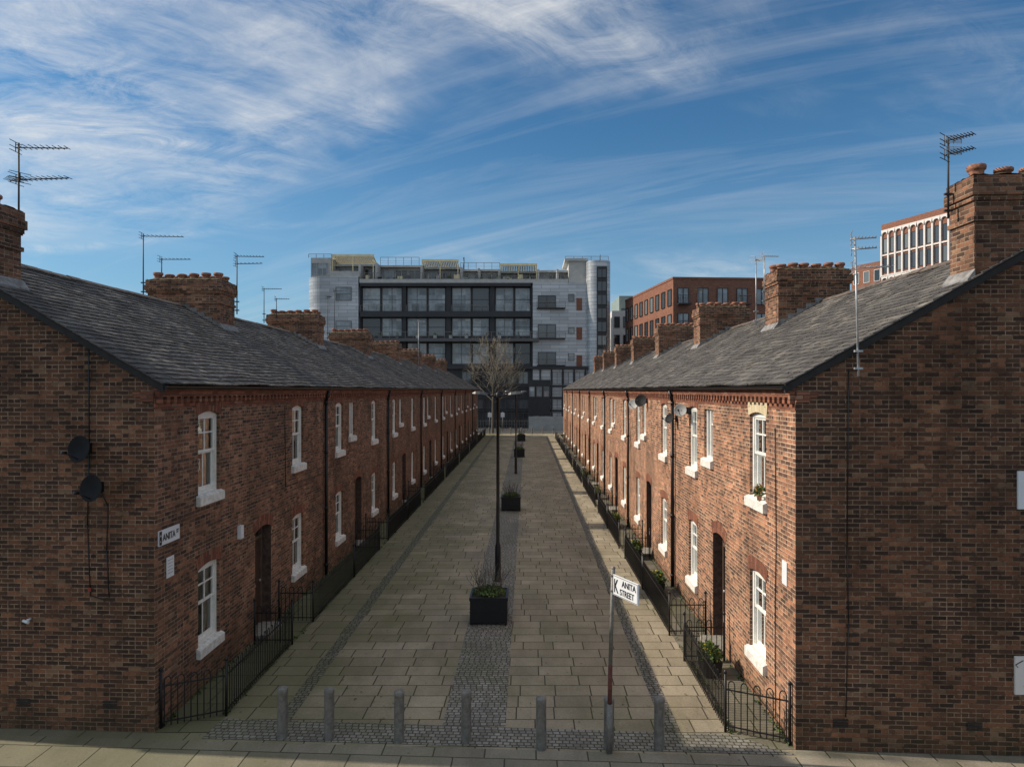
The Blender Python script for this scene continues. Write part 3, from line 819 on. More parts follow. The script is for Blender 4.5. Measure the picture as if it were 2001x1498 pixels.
lamp(-0.81, 19.7); lamp(-0.71, 45.0)

# ------------------------------------------------------------------ planters
def leaves(M, c, rx, ry, rz, n, size, mat=0):
    for _ in range(n):
        while True:
            p = Vector((R.uniform(-1, 1), R.uniform(-1, 1), R.uniform(0, 1)))
            if p.length < 1: break
        q = Vector((c[0] + p.x * rx, c[1] + p.y * ry, c[2] + p.z * rz))
        d = Vector((R.gauss(0, 1), R.gauss(0, 1), R.gauss(0.6, 0.8))).normalized(); e = d.orthogonal().normalized()
        e = Matrix.Rotation(R.uniform(0, 6.28), 3, d) @ e
        l = size * R.uniform(0.6, 1.4); w = l * 0.3
        M.q([q, q + d * l * 0.5 + e * w, q + d * l, q + d * l * 0.5 - e * w], mat)
def planter(x, y):
    root = empty('planter', (x, y, 0), label='square black metal planter with moss and bare shrub', category='planter', group='black planters along the middle of the lane')
    w = 0.42; M = MB()
    M.box(-w, w, -w, w, 0.05, 0.60)
    M.box(-w - 0.015, w + 0.015, -w - 0.015, -w + 0.03, 0.55, 0.62); M.box(-w - 0.015, w + 0.015, w - 0.03, w + 0.015, 0.55, 0.62)
    M.box(-w - 0.015, -w + 0.03, -w + 0.03, w - 0.03, 0.55, 0.62); M.box(w - 0.03, w + 0.015, -w + 0.03, w - 0.03, 0.55, 0.62)
    M.box(-w - 0.008, w + 0.008, -w - 0.008, -w + 0.001, 0.28, 0.31)
    for sx in (-1, 1):
        for sy in (-1, 1): M.box(sx * w - 0.05 * sx, sx * w, sy * w - 0.05 * sy, sy * w, 0, 0.05)
    mk('box', M, [BLACK], root)
    S = MB(); n = 8
    for i in range(n):
        for j in range(n):
            a = -0.38 + 0.76 * i / n; b = -0.38 + 0.76 * j / n; d = 0.76 / n
            S.q([(a, b, 0.605), (a + d, b, 0.605), (a + d, b + d, 0.605), (a, b + d, 0.605)])
    mk('soil', S, [SOIL], root)
    T = MB()
    leaves(T, (0, 0, 0.6), 0.38, 0.38, 0.15, 1300, 0.06, 0)
    for _ in range(34):
        p = Vector((R.uniform(-0.25, 0.25), R.uniform(-0.25, 0.25), 0.6)); d = Vector((p.x * 1.2 + R.gauss(0, 0.25), p.y * 1.2 + R.gauss(0, 0.25), 1)).normalized()
        l = R.uniform(0.3, 0.7); q = p + d * l
        T.tube(p, q, 0.008, 0.004, 4, 1, False)
        for _ in range(3):
            t = R.uniform(0.4, 1); r = p + d * l * t; e = (d + Vector((R.gauss(0, 0.6), R.gauss(0, 0.6), 0.2))).normalized()
            T.tube(r, r + e * R.uniform(0.08, 0.22), 0.005, 0.003, 3, 1, False)
    mk('shrub', T, [LEAF, BARK], root)
for x, y in ((-0.87, 16.42), (-0.71, 31.5), (-0.62, 56.5), (-0.6, 74)): planter(x, y)

def flowerbox(x, y, petals):
    root = empty('flower_box', (x, y, 0), label='small black flower box with %s blooms beside the railing' % ('yellow' if petals is YEL else 'orange'), category='flower box', group='flower boxes by the railings')
    M = MB(); M.hexa([(-0.13, -0.25, 0), (0.13, -0.25, 0), (0.13, 0.25, 0), (-0.13, 0.25, 0), (-0.17, -0.29, 0.3), (0.17, -0.29, 0.3), (0.17, 0.29, 0.3), (-0.17, 0.29, 0.3)])
    mk('box', M, [BLACK], root)
    T = MB(); leaves(T, (0, 0, 0.29), 0.2, 0.3, 0.26, 480, 0.09, 0); leaves(T, (0, 0, 0.42), 0.17, 0.26, 0.14, 34, 0.06, 1)
    mk('plant', T, [LEAF, petals], root)
for x, y, p in ((3.42, 13.3, YEL), (3.40, 18.6, YEL), (3.42, 22.4, YEL), (3.4, 34.6, ORA), (3.4, 27.5, YEL), (3.4, 42, ORA)): flowerbox(x, y, p)
root = empty('flower_pot', (XR - 0.035, 12.0, 3.44), label='small pot of orange flowers on an upper window sill', category='flower pot')
M = MB(); M.lathe([(0.0, 0.0), (0.035, 0.0), (0.05, 0.09), (0.055, 0.1), (0.045, 0.1)], n=12); mk('pot', M, [TERRA], root)
T = MB(); leaves(T, (0, 0, 0.09), 0.08, 0.13, 0.16, 160, 0.06, 0); leaves(T, (0, 0, 0.15), 0.07, 0.12, 0.12, 30, 0.045, 1); mk('plant', T, [LEAF, ORA], root)
for (x0, ya, yb) in ((XL + 0.03, YL0 + 0.2, 60), (-4.93, YL0 + 0.6, 60), (3.16, YR0 + 0.5, 60), (XR - 0.04, YR0 + 0.1, 60)):
    T = MB()
    for _ in range(130):
        y = ya + (yb - ya) * R.random() ** 1.8; sz = R.uniform(0.02, 0.06)
        leaves(T, (x0 + R.uniform(-0.03, 0.03), y, 0.0), 0.04, 0.07, R.uniform(0.02, 0.07), 9, sz, 0)
    mk('weeds', T, [LEAF], kind='stuff', label='low moss and weeds along the foot of the wall', category='weeds')
T = MB()
for _ in range(420):
    x = R.uniform(-4.8, 3.1); y = 11 + 45 * R.random() ** 1.6; a = R.uniform(0, 6.28); l = R.uniform(0.015, 0.05); z = 0.014
    c_, s_ = math.cos(a), math.sin(a)
    T.q([(x, y, z), (x + c_ * l - s_ * l * 0.3, y + s_ * l + c_ * l * 0.3, z + 0.004), (x + c_ * l * 1.6, y + s_ * l * 1.6, z), (x + c_ * l + s_ * l * 0.3, y + s_ * l - c_ * l * 0.3, z + 0.006)], R.choice((0, 0, 1, 2)))
mk('fallen_leaves', T, [BARK, SOIL, TWIG], kind='stuff', label='small dry leaves and grit scattered over the paving', category='leaves')

# ------------------------------------------------------------------ signs
def text_mesh(body, size, mat, ext=0.0015, bold=0.0):
    cu = bpy.data.curves.new('lettering', 'FONT'); cu.body = body; cu.size = size; cu.extrude = ext; cu.align_x = 'LEFT'; cu.offset = bold
    o = bpy.data.objects.new('lettering', cu); COL.objects.link(o)
    dg = bpy.context.evaluated_depsgraph_get(); dg.update()
    me = bpy.data.meshes.new_from_object(o.evaluated_get(dg))
    COL.objects.unlink(o); bpy.data.objects.remove(o)
    me.materials.clear(); me.materials.append(mat)
    return me
def add_text(parent, body, size, org, mat, dirv, nrm, sx=1.0, bold=0.0):
    me = text_mesh(body, size, mat, bold=bold)
    t = bpy.data.objects.new('lettering', me); COL.objects.link(t); t.parent = parent
    d = Vector(dirv).normalized(); n = Vector(nrm).normalized(); z = Vector((0, 0, 1))
    Mx = Matrix((d, z, n)).transposed()
    t.rotation_euler = Mx.to_euler(); t.scale = (sx, 1, 1); t.location = org
    return t
d = (0, 1, 0); nn = (1, 0, 0)
s1 = MB(); s1.box(0, 0.02, 0, 0.66, -0.12, 0.12, 0); s1.box(0.02, 0.0225, 0.012, 0.085, -0.108, 0.108, 1)
sg = mk('street_name_sign', s1, [SIGNW, LETTER], None, (XL + 0.003, 11.10, 2.97), label='white wall plate lettered ANITA ST with black square', category='sign')
add_text(sg, 'ANITA', 0.155, (0.0245, 0.11, -0.055), LETTER, d, nn, 0.86, 0.0015)
add_text(sg, 'ST', 0.09, (0.0245, 0.545, -0.008), LETTER, d, nn, 0.8, 0.001)
add_text(sg, 'M', 0.05, (0.0245, 0.026, 0.02), SIGNW, d, nn, 1.0, 0.0); add_text(sg, 'a', 0.05, (0.0245, 0.031, -0.06), SIGNW, d, nn, 1.0, 0.0)
s2 = MB(); s2.box(0, 0.012, 0, 0.23, -0.165, 0.165, 0)
for i in range(5):
    z = 0.115 - i * 0.052; y = 0.03
    while y < 0.18:
        w = R.uniform(0.012, 0.04); s2.box(0.012, 0.0135, y, min(y + w, 0.2), z - 0.006, z + 0.006, 1); y += w + 0.012
mk('notice_board', s2, [SIGNW, PRINT], None, (XL + 0.003, 11.36, 2.45), label='small white printed notice fixed to the brick wall', category='sign')
s3 = MB(); s3.box(0, 0.07, 0, 0.15, -0.13, 0.13, 0); s3.box(0.07, 0.078, 0.02, 0.13, -0.11, -0.02, 0)
mk('alarm_box', s3, [SIGNW], None, (XL + 0.003, 14.15, 2.46), label='white alarm box fixed to the shaded brick wall', category='alarm box')
s4 = MB(); s4.box(-0.015, 0, 0, 0.20, -0.18, 0.18, 0)
mk('notice_board', s4, [SIGNW], None, (XR - 0.003, 10.78, 2.5), label='blank white notice plate on the sunlit corner wall', category='sign')
bx, by = 1.23, 10.38
root = empty('street_sign', (bx, by, 0.0), label='grey signpost with white ANITA STREET plate, rusty lower band', category='street sign')
M = MB(); M.tube((-0.03, 0, 0), (-0.022, 0, 0.72), 0.045, n=14); M.tube((-0.022, 0, 0.72), (-0.012, 0, 1.28), 0.032, n=14, mat=1); M.tube((-0.012, 0, 1.28), (0.03, 0, 2.70), 0.03, n=14)
M.lathe([(0.032, 0), (0.036, 0.02), (0.0, 0.04)], (0.03, 0, 2.69), 12)
for z in (2.36, 2.58): M.lathe([(0.036, z), (0.04, z + 0.01), (0.036, z + 0.03)], (0.02, 0, 0), 12)
mk('post', M, [STEEL, RUST], root)
dv = Vector((0.30, -0.60, 0)).normalized(); nv = dv.cross(Vector((0, 0, 1)))
M = MB(); w = 0.62; z0, z1 = 2.33, 2.62
po = Vector((0.03, -0.03, 0))
a = po; b = po + dv * w; t = nv * 0.012
M.hexa([(a.x - t.x, a.y - t.y, z0), (b.x - t.x, b.y - t.y, z0), (b.x + t.x, b.y + t.y, z0), (a.x + t.x, a.y + t.y, z0),
        (a.x - t.x, a.y - t.y, z1), (b.x - t.x, b.y - t.y, z1), (b.x + t.x, b.y + t.y, z1), (a.x + t.x, a.y + t.y, z1)])
pl = mk('plate', M, [SIGNW], root)
fr = MB()
def strip(u0, u1, za, zb):
    p = [po + dv * u0 + nv * 0.0155, po + dv * u1 + nv * 0.0155]
    fr.q([(p[0].x, p[0].y, za), (p[1].x, p[1].y, za), (p[1].x, p[1].y, zb), (p[0].x, p[0].y, zb)])
strip(0.008, w - 0.008, z0 + 0.008, z0 + 0.014); strip(0.008, w - 0.008, z1 - 0.014, z1 - 0.008)
strip(0.008, 0.014, z0 + 0.014, z1 - 0.014); strip(w - 0.014, w - 0.008, z0 + 0.014, z1 - 0.014)
mk('border', fr, [LETTER], pl)
def ptxt(body, size, ox, oz, sx, bold):
    add_text(pl, body, size, po + dv * ox + Vector((0, 0, oz)) + nv * 0.016, LETTER, dv, nv, sx, bold)
ptxt('K', 0.28, 0.03, z0 + 0.045, 0.62, 0.002)
ptxt('ANITA', 0.125, 0.235, z0 + 0.165, 0.92, 0.001); ptxt('STREET', 0.122, 0.185, z0 + 0.04, 0.88, 0.001)

# ------------------------------------------------------------------ aerials
def aerial(x, y, z0, z1, booms, mat=ALU, lean=0.0, label='thin television aerial on a mast fixed to a chimney'):
    root = empty('television_aerial', (x, y, z0), label=label, category='aerial', group='television aerials above the roofs')
    H = z1 - z0
    M = MB(); M.tube((0, 0, 0), (lean, 0, H), 0.017, 0.014, 7)
    M.box(-0.06, 0.06, -0.02, 0.02, 0.1, 0.13); M.box(-0.06, 0.06, -0.02, 0.02, 0.35, 0.38)
    mk('mast', M, [mat], root)
    for (dz, ang, ln, ne, el) in booms:
        A = MB(); z = H - dz; d = Vector((math.cos(ang), math.sin(ang), 0)); e = Vector((-math.sin(ang), math.cos(ang), 0))
        c = Vector((lean * z / H, 0, z))
        A.tube(c - d * 0.06, c + d * ln, 0.011, 0.009, 6)
        for i in range(ne):
            p = c + d * (0.04 + (ln - 0.05) * i / (ne - 1)); h = el * (1 - 0.4 * i / ne)
            A.tube(p - e * h + Vector((0, 0, 0.012)), p + e * h + Vector((0, 0, 0.012)), 0.006, n=4)
        A.tube(c - d * 0.05 + Vector((0, 0, -0.07)), c - d * 0.05 + Vector((0, 0, 0.09)), 0.007, n=4)
        for zz in (-0.07, 0.0, 0.09): A.tube(c - d * 0.05 - e * el * 1.1 + Vector((0, 0, zz)), c - d * 0.05 + e * el * 1.1 + Vector((0, 0, zz)), 0.006, n=4)
        mk('antenna', A, [mat], root)
    return root
aerial(-8.56, 11.95, 7.55, 9.46, [(0.08, 0.05, 0.80, 9, 0.14), (0.62, -0.1, 0.90, 10, 0.15), (0.60, 2.6, 0.3, 4, 0.15)])
aerial(-10.6, 19.6, 7.9, 9.60, [(0.05, 0.1, 1.05, 10, 0.15)])
aerial(-10.3, 20.0, 8.1, 9.02, [(0.04, 0.0, 0.8, 8, 0.13)])
aerial(-8.42, 20.6, 7.5, 9.23, [(0.05, 0.1, 0.75, 9, 0.14), (0.27, -0.1, 0.75, 7, 0.12)])
aerial(-10.6, 28.6, 8.0, 9.4, [(0.03, 0.0, 0.7, 9, 0.14)])
aerial(-10.1, 28.6, 8.1, 9.0, [(0.03, 0.1, 0.5, 6, 0.14)])
aerial(-10.7, 38.1, 8.0, 10.3, [(0.04, -1.0, 0.5, 6, 0.14)])
aerial(-10.4, 38.3, 8.0, 10.7, [(0.04, 0.4, 0.5, 6, 0.14)])
aerial(-8.5, 56.0, 7.9, 10.6, [(0.04, 0.4, 0.5, 6, 0.14)])
aerial(-7.2, 47.0, 6.3, 9.9, [(0.04, 0.4, 0.4, 6, 0.14)], ALUP)
aerial(6.38, 10.75, 7.9, 9.12, [(0.04, -0.9, 0.35, 8, 0.16), (0.25, -0.9, 0.35, 8, 0.16)])
aerial(4.80, 10.28, 5.5, 7.52, [(0.03, -0.3, 0.28, 6, 0.12), (0.18, -0.4, 0.28, 6, 0.12), (0.45, -0.2, 0.5, 7, 0.12)], ALUP, -0.05, 'pale aerial mast strapped to the gable edge')
aerial(6.42, 19.2, 7.6, 8.95, [(0.03, 0.1, 0.4, 7, 0.14)], ALUP)
aerial(6.0, 18.6, 7.0, 8.75, [(0.03, 0.9, 0.3, 6, 0.14)], ALUP)
aerial(6.6, 27.4, 8.0, 9.2, [(0.03, 0.9, 0.3, 6, 0.14)])
aerial(8.3, 27.6, 8.0, 9.0, [(0.03, 0.2, 0.5, 6, 0.14)])
aerial(6.6, 43.8, 8.0, 9.9, [(0.03, 0.2, 0.5, 6, 0.14)])
M = MB()
for zc in (0.0, 0.17):
    for i in range(6): M.tube((-0.12, 0, zc + i * 0.022), (0.12, 0, zc + i * 0.022), 0.005, n=4)
    for x in (-0.12, 0.0, 0.12): M.tube((x, 0, zc - 0.01), (x, 0, zc + 0.12), 0.007, n=4)
mk('television_aerial', M, [ALUP], None, (6.44, 10.72, 8.86), label='flat grid aerial panels on a chimney mast', category='aerial', group='television aerials above the roofs')

# ------------------------------------------------------------------ dishes
def dish(x, y, z, wall_n, face, mat, r=0.24, label='dark round satellite dish bracketed to the gable wall'):
    root = empty('satellite_dish', (x, y, z), label=label, category='satellite dish', group='satellite dishes on house walls')
    f = Vector(face).normalized(); wn = Vector(wall_n).normalized()
    M = MB(); prof = [(0.0, 0.0)] + [(r * i / 6, 0.22 * r * (i / 6) ** 2) for i in range(1, 7)] + [(r * 1.03, 0.22 * r), (r * 0.98, 0.22 * r - 0.012), (0.02, -0.012), (0, -0.012)]
    M.lathe(prof, tuple(wn * 0.2), 24, 0, axis=f)
    mk('reflector', M, [mat], root)
    A = MB(); A.tube((0, 0, 0), tuple(wn * 0.19), 0.016, n=8); A.box(-0.05, 0.05, -0.05, 0.05, -0.08, 0.08)
    c = wn * 0.2; lo = c + f * 0.3 + Vector((0, 0, -0.08))
    A.tube(tuple(c + Vector((0, 0, -r * 0.9))), tuple(lo), 0.008, n=5); A.tube(tuple(lo - f * 0.04), tuple(lo + f * 0.05), 0.022, n=8)
    mk('arm', A, [BLACK], root)
gy = lambda x: frontY(x)
dish(-6.83, gy(-6.83), 4.40, (0, -1, 0), (-0.25, -0.95, 0.16), DISHG, 0.2)
dish(-6.64, gy(-6.64), 3.80, (0, -1, 0), (-0.25, -0.95, 0.16), DISHG, 0.2)
dish(XR, 17.4, 4.8, (-1, 0, 0), (-0.35, -0.9, 0.3), DISHW, 0.15, 'pale satellite dish on the sunlit wall by a window')
dish(XR, 18.7, 4.55, (-1, 0, 0), (-0.7, -0.5, 0.3), DISHG, 0.13, 'small dark satellite dish beside the drainpipe')
dish(XR, 23.4, 4.95, (-1, 0, 0), (-0.5, -0.8, 0.3), DISHG, 0.2, 'dark satellite dish high on the sunlit wall')
dish(XR, 25.0, 4.8, (-1, 0, 0), (-0.6, -0.8, 0.3), DISHW, 0.18, 'pale satellite dish high on the sunlit wall')
def cable(pts, label, r=0.008):
    M = MB(); M.path(pts, r, 5); mk('cable', M, [BLACK], label=label, category='cable', group='cables clipped to the walls')
def gp(x, z, o=0.012): return (x, gy(x) - o, z)
cable([gp(-6.83, 6.0), gp(-6.82, 4.4), gp(-6.85, 3.2), gp(-6.80, 2.1), gp(-6.6, 2.05)], 'thin black cable down the gable wall')
cable([gp(-6.64, 3.75), gp(-6.52, 3.5), gp(-6.54, 2.8), gp(-6.50, 2.08)], 'thin black cable below a satellite dish')
cable([gp(4.72, 5.6), gp(4.70, 3.0), gp(4.72, 1.9), gp(4.68, 0.5)], 'long black cable down the gable wall')
cable([(XR - 0.012, 11.3, 4.7), (XR - 0.012, 11.25, 3.0), (XR - 0.012, 11.3, 1.6), (XR - 0.012, 11.28, 0.1)], 'thin black cable down the sunlit wall')
cable([(XL + 0.012, 16.9, 4.9), (XL + 0.012, 16.95, 3.0), (XL + 0.012, 19.9, 2.95)], 'thin black cable along the shaded wall')
M = MB(); M.box(0, 0.045, -0.03, 0, -0.03, 0.03); mk('junction_box', M, [REDP], label='tiny red junction box on the gable wall', category='box', loc=(-6.83, gy(-6.83) - 0.002, 2.2))
root = empty('security_camera', (-7.78, gy(-7.78), 1.72), label='small white camera on the gable wall', category='camera')
M = MB(); M.tube((0, 0, 0), (0, -0.08, 0.0), 0.02, n=8); M.tube((-0.05, -0.09, 0.0), (0.05, -0.12, -0.02), 0.022, n=10); mk('body', M, [SIGNW], root)
M = MB(); M.box(0, 0.5, -0.03, 0, 0, 0.55, 0)
mk('utility_box', M, [SIGNW], label='white utility box on the gable wall', category='box', loc=(7.10, gy(7.3) - 0.0, 3.58))
M = MB(); M.box(0, 0.6, -0.03, 0, 0, 0.55, 0)
for i in range(14):
    x = R.uniform(0.03, 0.5); z = R.uniform(0.06, 0.48)
    p = [(x + R.uniform(-0.04, 0.05) * j, -0.033, z + R.uniform(-0.04, 0.05) * j) for j in range(3)]
    M.path(p, 0.006, 4, 1)
mk('notice_board', M, [PALE, LETTER], label='pale board with black scribbles on the gable wall', category='sign', loc=(7.06, gy(7.2) - 0.0, 0.9))
M = MB()
for i in range(3): M.box(0, 0.22, -0.012, 0, i * 0.045, i * 0.045 + 0.03)
vm = M.mesh('air_vent', [DARK])
for x in (4.5, 6.4, -6.6, -8.0): mk('air_vent', vm, None, loc=(x, gy(x) - 0.006, 0.35), label='dark slotted air vent low in the wall', category='vent', group='air vents')

# ------------------------------------------------------------------ bare trees
def tree(x, y, H, width, seed, label, n0=9):
    rr = random.Random(seed)
    root = empty('bare_tree', (x, y, -0.1), label=label, category='tree', group='bare street trees')
    T = MB(); C = MB()
    hub = H * 0.30
    T.tube((0, 0, 0), (0.03, 0, hub), 0.16, 0.12, 10, 0, False)
    T.tube((0.03, 0, hub), (0.05, 0.0, H * 0.52), 0.12, 0.06, 8, 0, False)
    cz, rz_, rx_ = H * 0.65, H * 0.38, H * 0.34 * width
    def br(p, d, l, r, dep):
        ns = 4
        for i in range(ns):
            d = (d + Vector((rr.gauss(0, 0.12), rr.gauss(0, 0.12), 0.04))).normalized()
            q = p + d * l / ns
            e_ = ((q.x / rx_) ** 2 + (q.y / rx_) ** 2 + ((q.z - cz) / rz_) ** 2)
            if dep > 0 and e_ > 1.0 + rr.uniform(-0.55, 0.5): return
            r2 = max(r * 0.82, 0.009)
            (T if dep == 0 else C).tube(p, q, r, r2, 6 if dep == 0 else 3, 0, False)
            if dep < 4:
                for _ in range(2 if dep < 1 else 1):
                    if dep > 1 and rr.random() < 0.28: continue
                    e = Matrix.Rotation(rr.uniform(0, 6.28), 3, d) @ d.orthogonal().normalized()
                    nd = (d * rr.uniform(0.7, 1.1) + e * rr.uniform(0.45, 0.85) + Vector((0, 0, 0.1))).normalized()
                    br(q, nd, l * rr.uniform(0.5, 0.68), max(r2 * 0.6, 0.010), dep + 1)
            p, r = q, r2
    for i in range(n0):
        z = hub + (H * 0.22) * i / n0; a = i * 2.4 + rr.uniform(-0.3, 0.3)
        up = 0.6 + 1.1 * i / n0
        d = Vector((math.cos(a), math.sin(a), up)).normalized()
        br(Vector((0.03, 0, z)), d, H * 0.38 * width * rr.uniform(0.8, 1.1), 0.055, 0)
    br(Vector((0.05, 0, H * 0.52)), Vector((0, 0, 1)), H * 0.38, 0.05, 0)
    mk('trunk', T, [BARK], root); mk('crown', C, [TWIG], root)
tree(-4.3, 88.5, 12.6, 0.98, 5, 'bare winter street tree with fine pale twigs', 11)
tree(11.2, 98, 13.0, 0.5, 9, 'slim bare tree before the apartment block', 6)

# ------------------------------------------------------------------ apartment block
YB = 105.0; SC = 1387.0 / YB
fx = lambda p: (p - 1030) / SC
fz = lambda p: CAMZ + (762 - p) / SC
apt = empty('apartment_building', (fx(870), YB, -0.14), label='long black and silver clad apartment block with roof terraces', category='apartment building')
OX, OY = fx(870), YB
def part(name, mb, mats, root=None, **k): return mk(name, mb, mats, root or apt, (-OX, -OY, 0.14), **k)
M = MB(); M.box(fx(703), fx(1040), YB + 1.1, YB + 16, -0.14, fz(550))
part('dark_wall', M, [CHAR])
M = MB()
for a, b in ((701, 704.5), (785, 792), (871, 880), (957, 966), (1037, 1041)): M.box(fx(a), fx(b), YB + 0.55, YB + 1.1, 0, fz(545))
for a, b in ((545, 559), (608, 619), (657, 668), (711, 722)): M.box(fx(704), fx(1037), YB - 0.2, YB + 1.1, fz(b), fz(a))
M.box(fx(700), fx(1146), YB - 1.2, YB + 0.6, fz(721), fz(716))
part('facade_frame', M, [CHAR])
def bgwin(x0, x1, ya, yb, y, nx=2, nz=2, root=None, bar=0.07, fmat=LHEAD, name='window', g=BGG):
    W = MB()
    W.q([(x0, y, ya), (x1, y, ya), (x1, y, yb), (x0, y, yb)], 0)
    for i in range(nx + 1):
        c = x0 + (x1 - x0) * i / nx; c = min(max(c, x0 + bar / 2), x1 - bar / 2)
        W.box(c - bar / 2, c + bar / 2, y - 0.08, y - 0.01, ya, yb, 1)
    for i in range(nz + 1):
        c = ya + (yb - ya) * i / nz; c = min(max(c, ya + bar / 2), yb - bar / 2)
        W.box(x0, x1, y - 0.075, y - 0.012, c - bar / 2, c + bar / 2, 1)
    return part(name, W, [g, fmat], root)
k_ = 0
for (ya, yb, nz) in ((560, 607, 2), (620, 656, 2), (669, 711, 2)):
    for a, b, n in ((705, 741, 1), (744, 783, 2), (794, 832, 2), (835, 869, 1), (882, 919, 2), (922, 955, 1), (968, 1003, 2), (1006, 1036, 1)):
        k_ += 1
        bgwin(fx(a), fx(b), fz(yb) + 0.02, fz(ya) - 0.02, YB + 1.05, n, nz, fmat=STEEL if n == 2 else CHAR, g=BGG if (n == 2 or k_ % 3) else DKG)
def railbg(x0, x1, z, y, h=1.0, root=None, mat=STEEL):
    M = MB(); M.box(x0, x1, y, y + 0.05, z + h - 0.06, z + h)
    n = max(2, int((x1 - x0) / 1.1))
    for i in range(n + 1):
        c = x0 + (x1 - x0) * i / n; M.box(c - 0.03, c + 0.03, y + 0.002, y + 0.048, z, z + h - 0.06)
    for i in (0.3, 0.55): M.box(x0, x1, y + 0.015, y + 0.035, z + h * i, z + h * i + 0.02)
    return part('balcony_railing', M, [mat])
M = MB(); M.box(fx(735), fx(1052), YB - 1.6, YB - 0.21, fz(668), fz(662)); part('balcony', M, [LHEAD])
railbg(fx(735), fx(1052), fz(662), YB - 1.55, 0.95)
for a, b in ((705, 783), (794, 869), (882, 955), (968, 1036)): railbg(fx(a), fx(b), fz(608), YB - 0.15, 0.9)
for i in range(9):
    M = MB(); x = fx(745 + i * 33 + R.uniform(-6, 6)); z = fz(662)
    M.box(x, x + 0.5, YB - 1.2, YB - 0.8, z, z + 0.45, R.choice((0, 1))); leaves(M, (x + 0.25, YB - 1.0, z + 0.4), 0.3, 0.25, 0.5, 20, 0.2, 2)
    part('balcony_planter', M, [LHEAD, CONC, LEAF])
def rounded(x0, x1, y0, y1, r, left=True, right=False):
    P = []
    if left: P += [(x0 + r - r * math.cos(t), y0 + r - r * math.sin(t)) for t in [math.pi / 2 * i / 10 for i in range(11)]]
    else: P.append((x0, y0))
    if right: P += [(x1 - r + r * math.sin(t), y0 + r - r * math.cos(t)) for t in [math.pi / 2 * i / 10 for i in range(11)]]
    else: P.append((x1, y0))
    P += [(x1, y1), (x0, y1)]
    return P
def arcprism(P, z0, z1, mats, name):
    M = MB(); u = 0; n = len(P)
    for i in range(n):
        a = P[i]; b = P[(i + 1) % n]; l = math.hypot(b[0] - a[0], b[1] - a[1])
        M.q([(a[0], a[1], z0), (b[0], b[1], z0), (b[0], b[1], z1), (a[0], a[1], z1)], 0, [(u, z0), (u + l, z0), (u + l, z1), (u, z1)]); u += l
    M.q([(p[0], p[1], z1) for p in P], 0)
    return part(name, M, mats)
arcprism(rounded(fx(596), fx(701), YB - 0.3, YB + 16, 2.6), -0.14, fz(541), [CLAD], 'silver_wall')
bgwin(fx(657), fx(688), fz(588), fz(561), YB - 0.34, 1, 2, fmat=STEEL); bgwin(fx(657), fx(688), fz(648), fz(627), YB - 0.34, 1, 2, fmat=STEEL)
M = MB(); M.box(fx(597) + 0.6, fx(645), YB + 0.6, YB + 6.2, fz(541), fz(502)); M.box(fx(645), fx(703), YB - 0.2, YB + 0.2, fz(541), fz(530)); part('parapet', M, [CONC])
bgwin(fx(606), fx(640), fz(538), fz(512), YB + 0.55, 3, 1, fmat=CONC)
arcprism(rounded(fx(1041), fx(1146), YB - 0.4, YB + 16, 1.0, False), -0.14, fz(553), [CLAD], 'silver_wall')
for a, b in ((578, 602), (634, 661), (688, 713)):
    bgwin(fx(1051), fx(1086), fz(b), fz(a), YB - 0.44, 2, 1, fmat=CHAR, g=DKG)
    M = MB(); M.box(fx(1049), fx(1104), YB - 1.3, YB - 0.42, fz(b + 2.4), fz(b + 0.4)); part('balcony', M, [CHAR])
    railbg(fx(1049), fx(1104), fz(b + 0.4), YB - 1.28, 0.9)
for a, b in ((583, 607), (640, 664), (694, 716)):
    M = MB(); M.box(fx(1126), fx(1137), YB - 0.46, YB - 0.41, fz(b), fz(a)); part('brick_panel', M, [BGB])
for a, b in ((575, 590), (640, 652), (690, 705)): bgwin(fx(1110), fx(1122), fz(b), fz(a), YB - 0.44, 1, 1, fmat=STEEL)
arcprism(rounded(fx(1146), fx(1192), YB - 1.6, YB + 14, 1.4, True, True), -0.14, fz(512), [CLAD], 'tower_wall')
M = MB(); M.box(fx(1164), fx(1184), YB - 1.63, YB - 1.605, fz(715), fz(524)); part('glazed_strip', M, [CHAR])
for a, b in ((528, 546), (552, 572), (578, 598), (604, 624), (630, 650), (656, 676), (682, 708)): bgwin(fx(1165), fx(1183), fz(b), fz(a), YB - 1.65, 2, 1, fmat=CHAR, g=DKG)
M = MB(); M.box(fx(1112), fx(1146), YB + 1, YB + 8, fz(553), fz(508)); M.box(fx(1104), fx(1150), YB + 0.6, YB + 8.3, fz(508), fz(503)); part('stair_tower', M, [CONC])
steps = [(645, 733, 510), (733, 822, 512), (822, 900, 516), (900, 975, 520), (975, 1052, 524), (1052, 1112, 522)]
for a, b, t in steps:
    M = MB(); M.box(fx(a) + 0.01, fx(b) - 0.01, YB + 3.5, YB + 14, fz(551), fz(t + 4)); M.box(fx(a) + 0.02, fx(b) - 0.02, YB + 2.6, YB + 14.4, fz(t + 4), fz(t))
    part('penthouse', M, [CONC])
    n = 3
    for i in range(n):
        u = a + 4 + (b - a - 8) * i / n; v = a + 4 + (b - a - 8) * (i + 1) / n
        bgwin(fx(u), fx(v - 2), fz(550), fz(t + 8), YB + 3.45, 2, 1, fmat=CONC, g=(BGG, DKG, DKG)[i])
for a, t in ((700, 514), (733, 512), (822, 517), (900, 520), (935, 522), (975, 524), (1052, 524), (1090, 524)):
    M = MB(); M.box(fx(a) - 0.16, fx(a) + 0.16, YB + 0.8, YB + 3.4, fz(550), fz(t)); part('terrace_divider', M, [CONC])
M = MB(); M.box(fx(703), fx(1110), YB - 0.25, YB + 0.4, fz(553), fz(545.5)); part('parapet', M, [CONC])
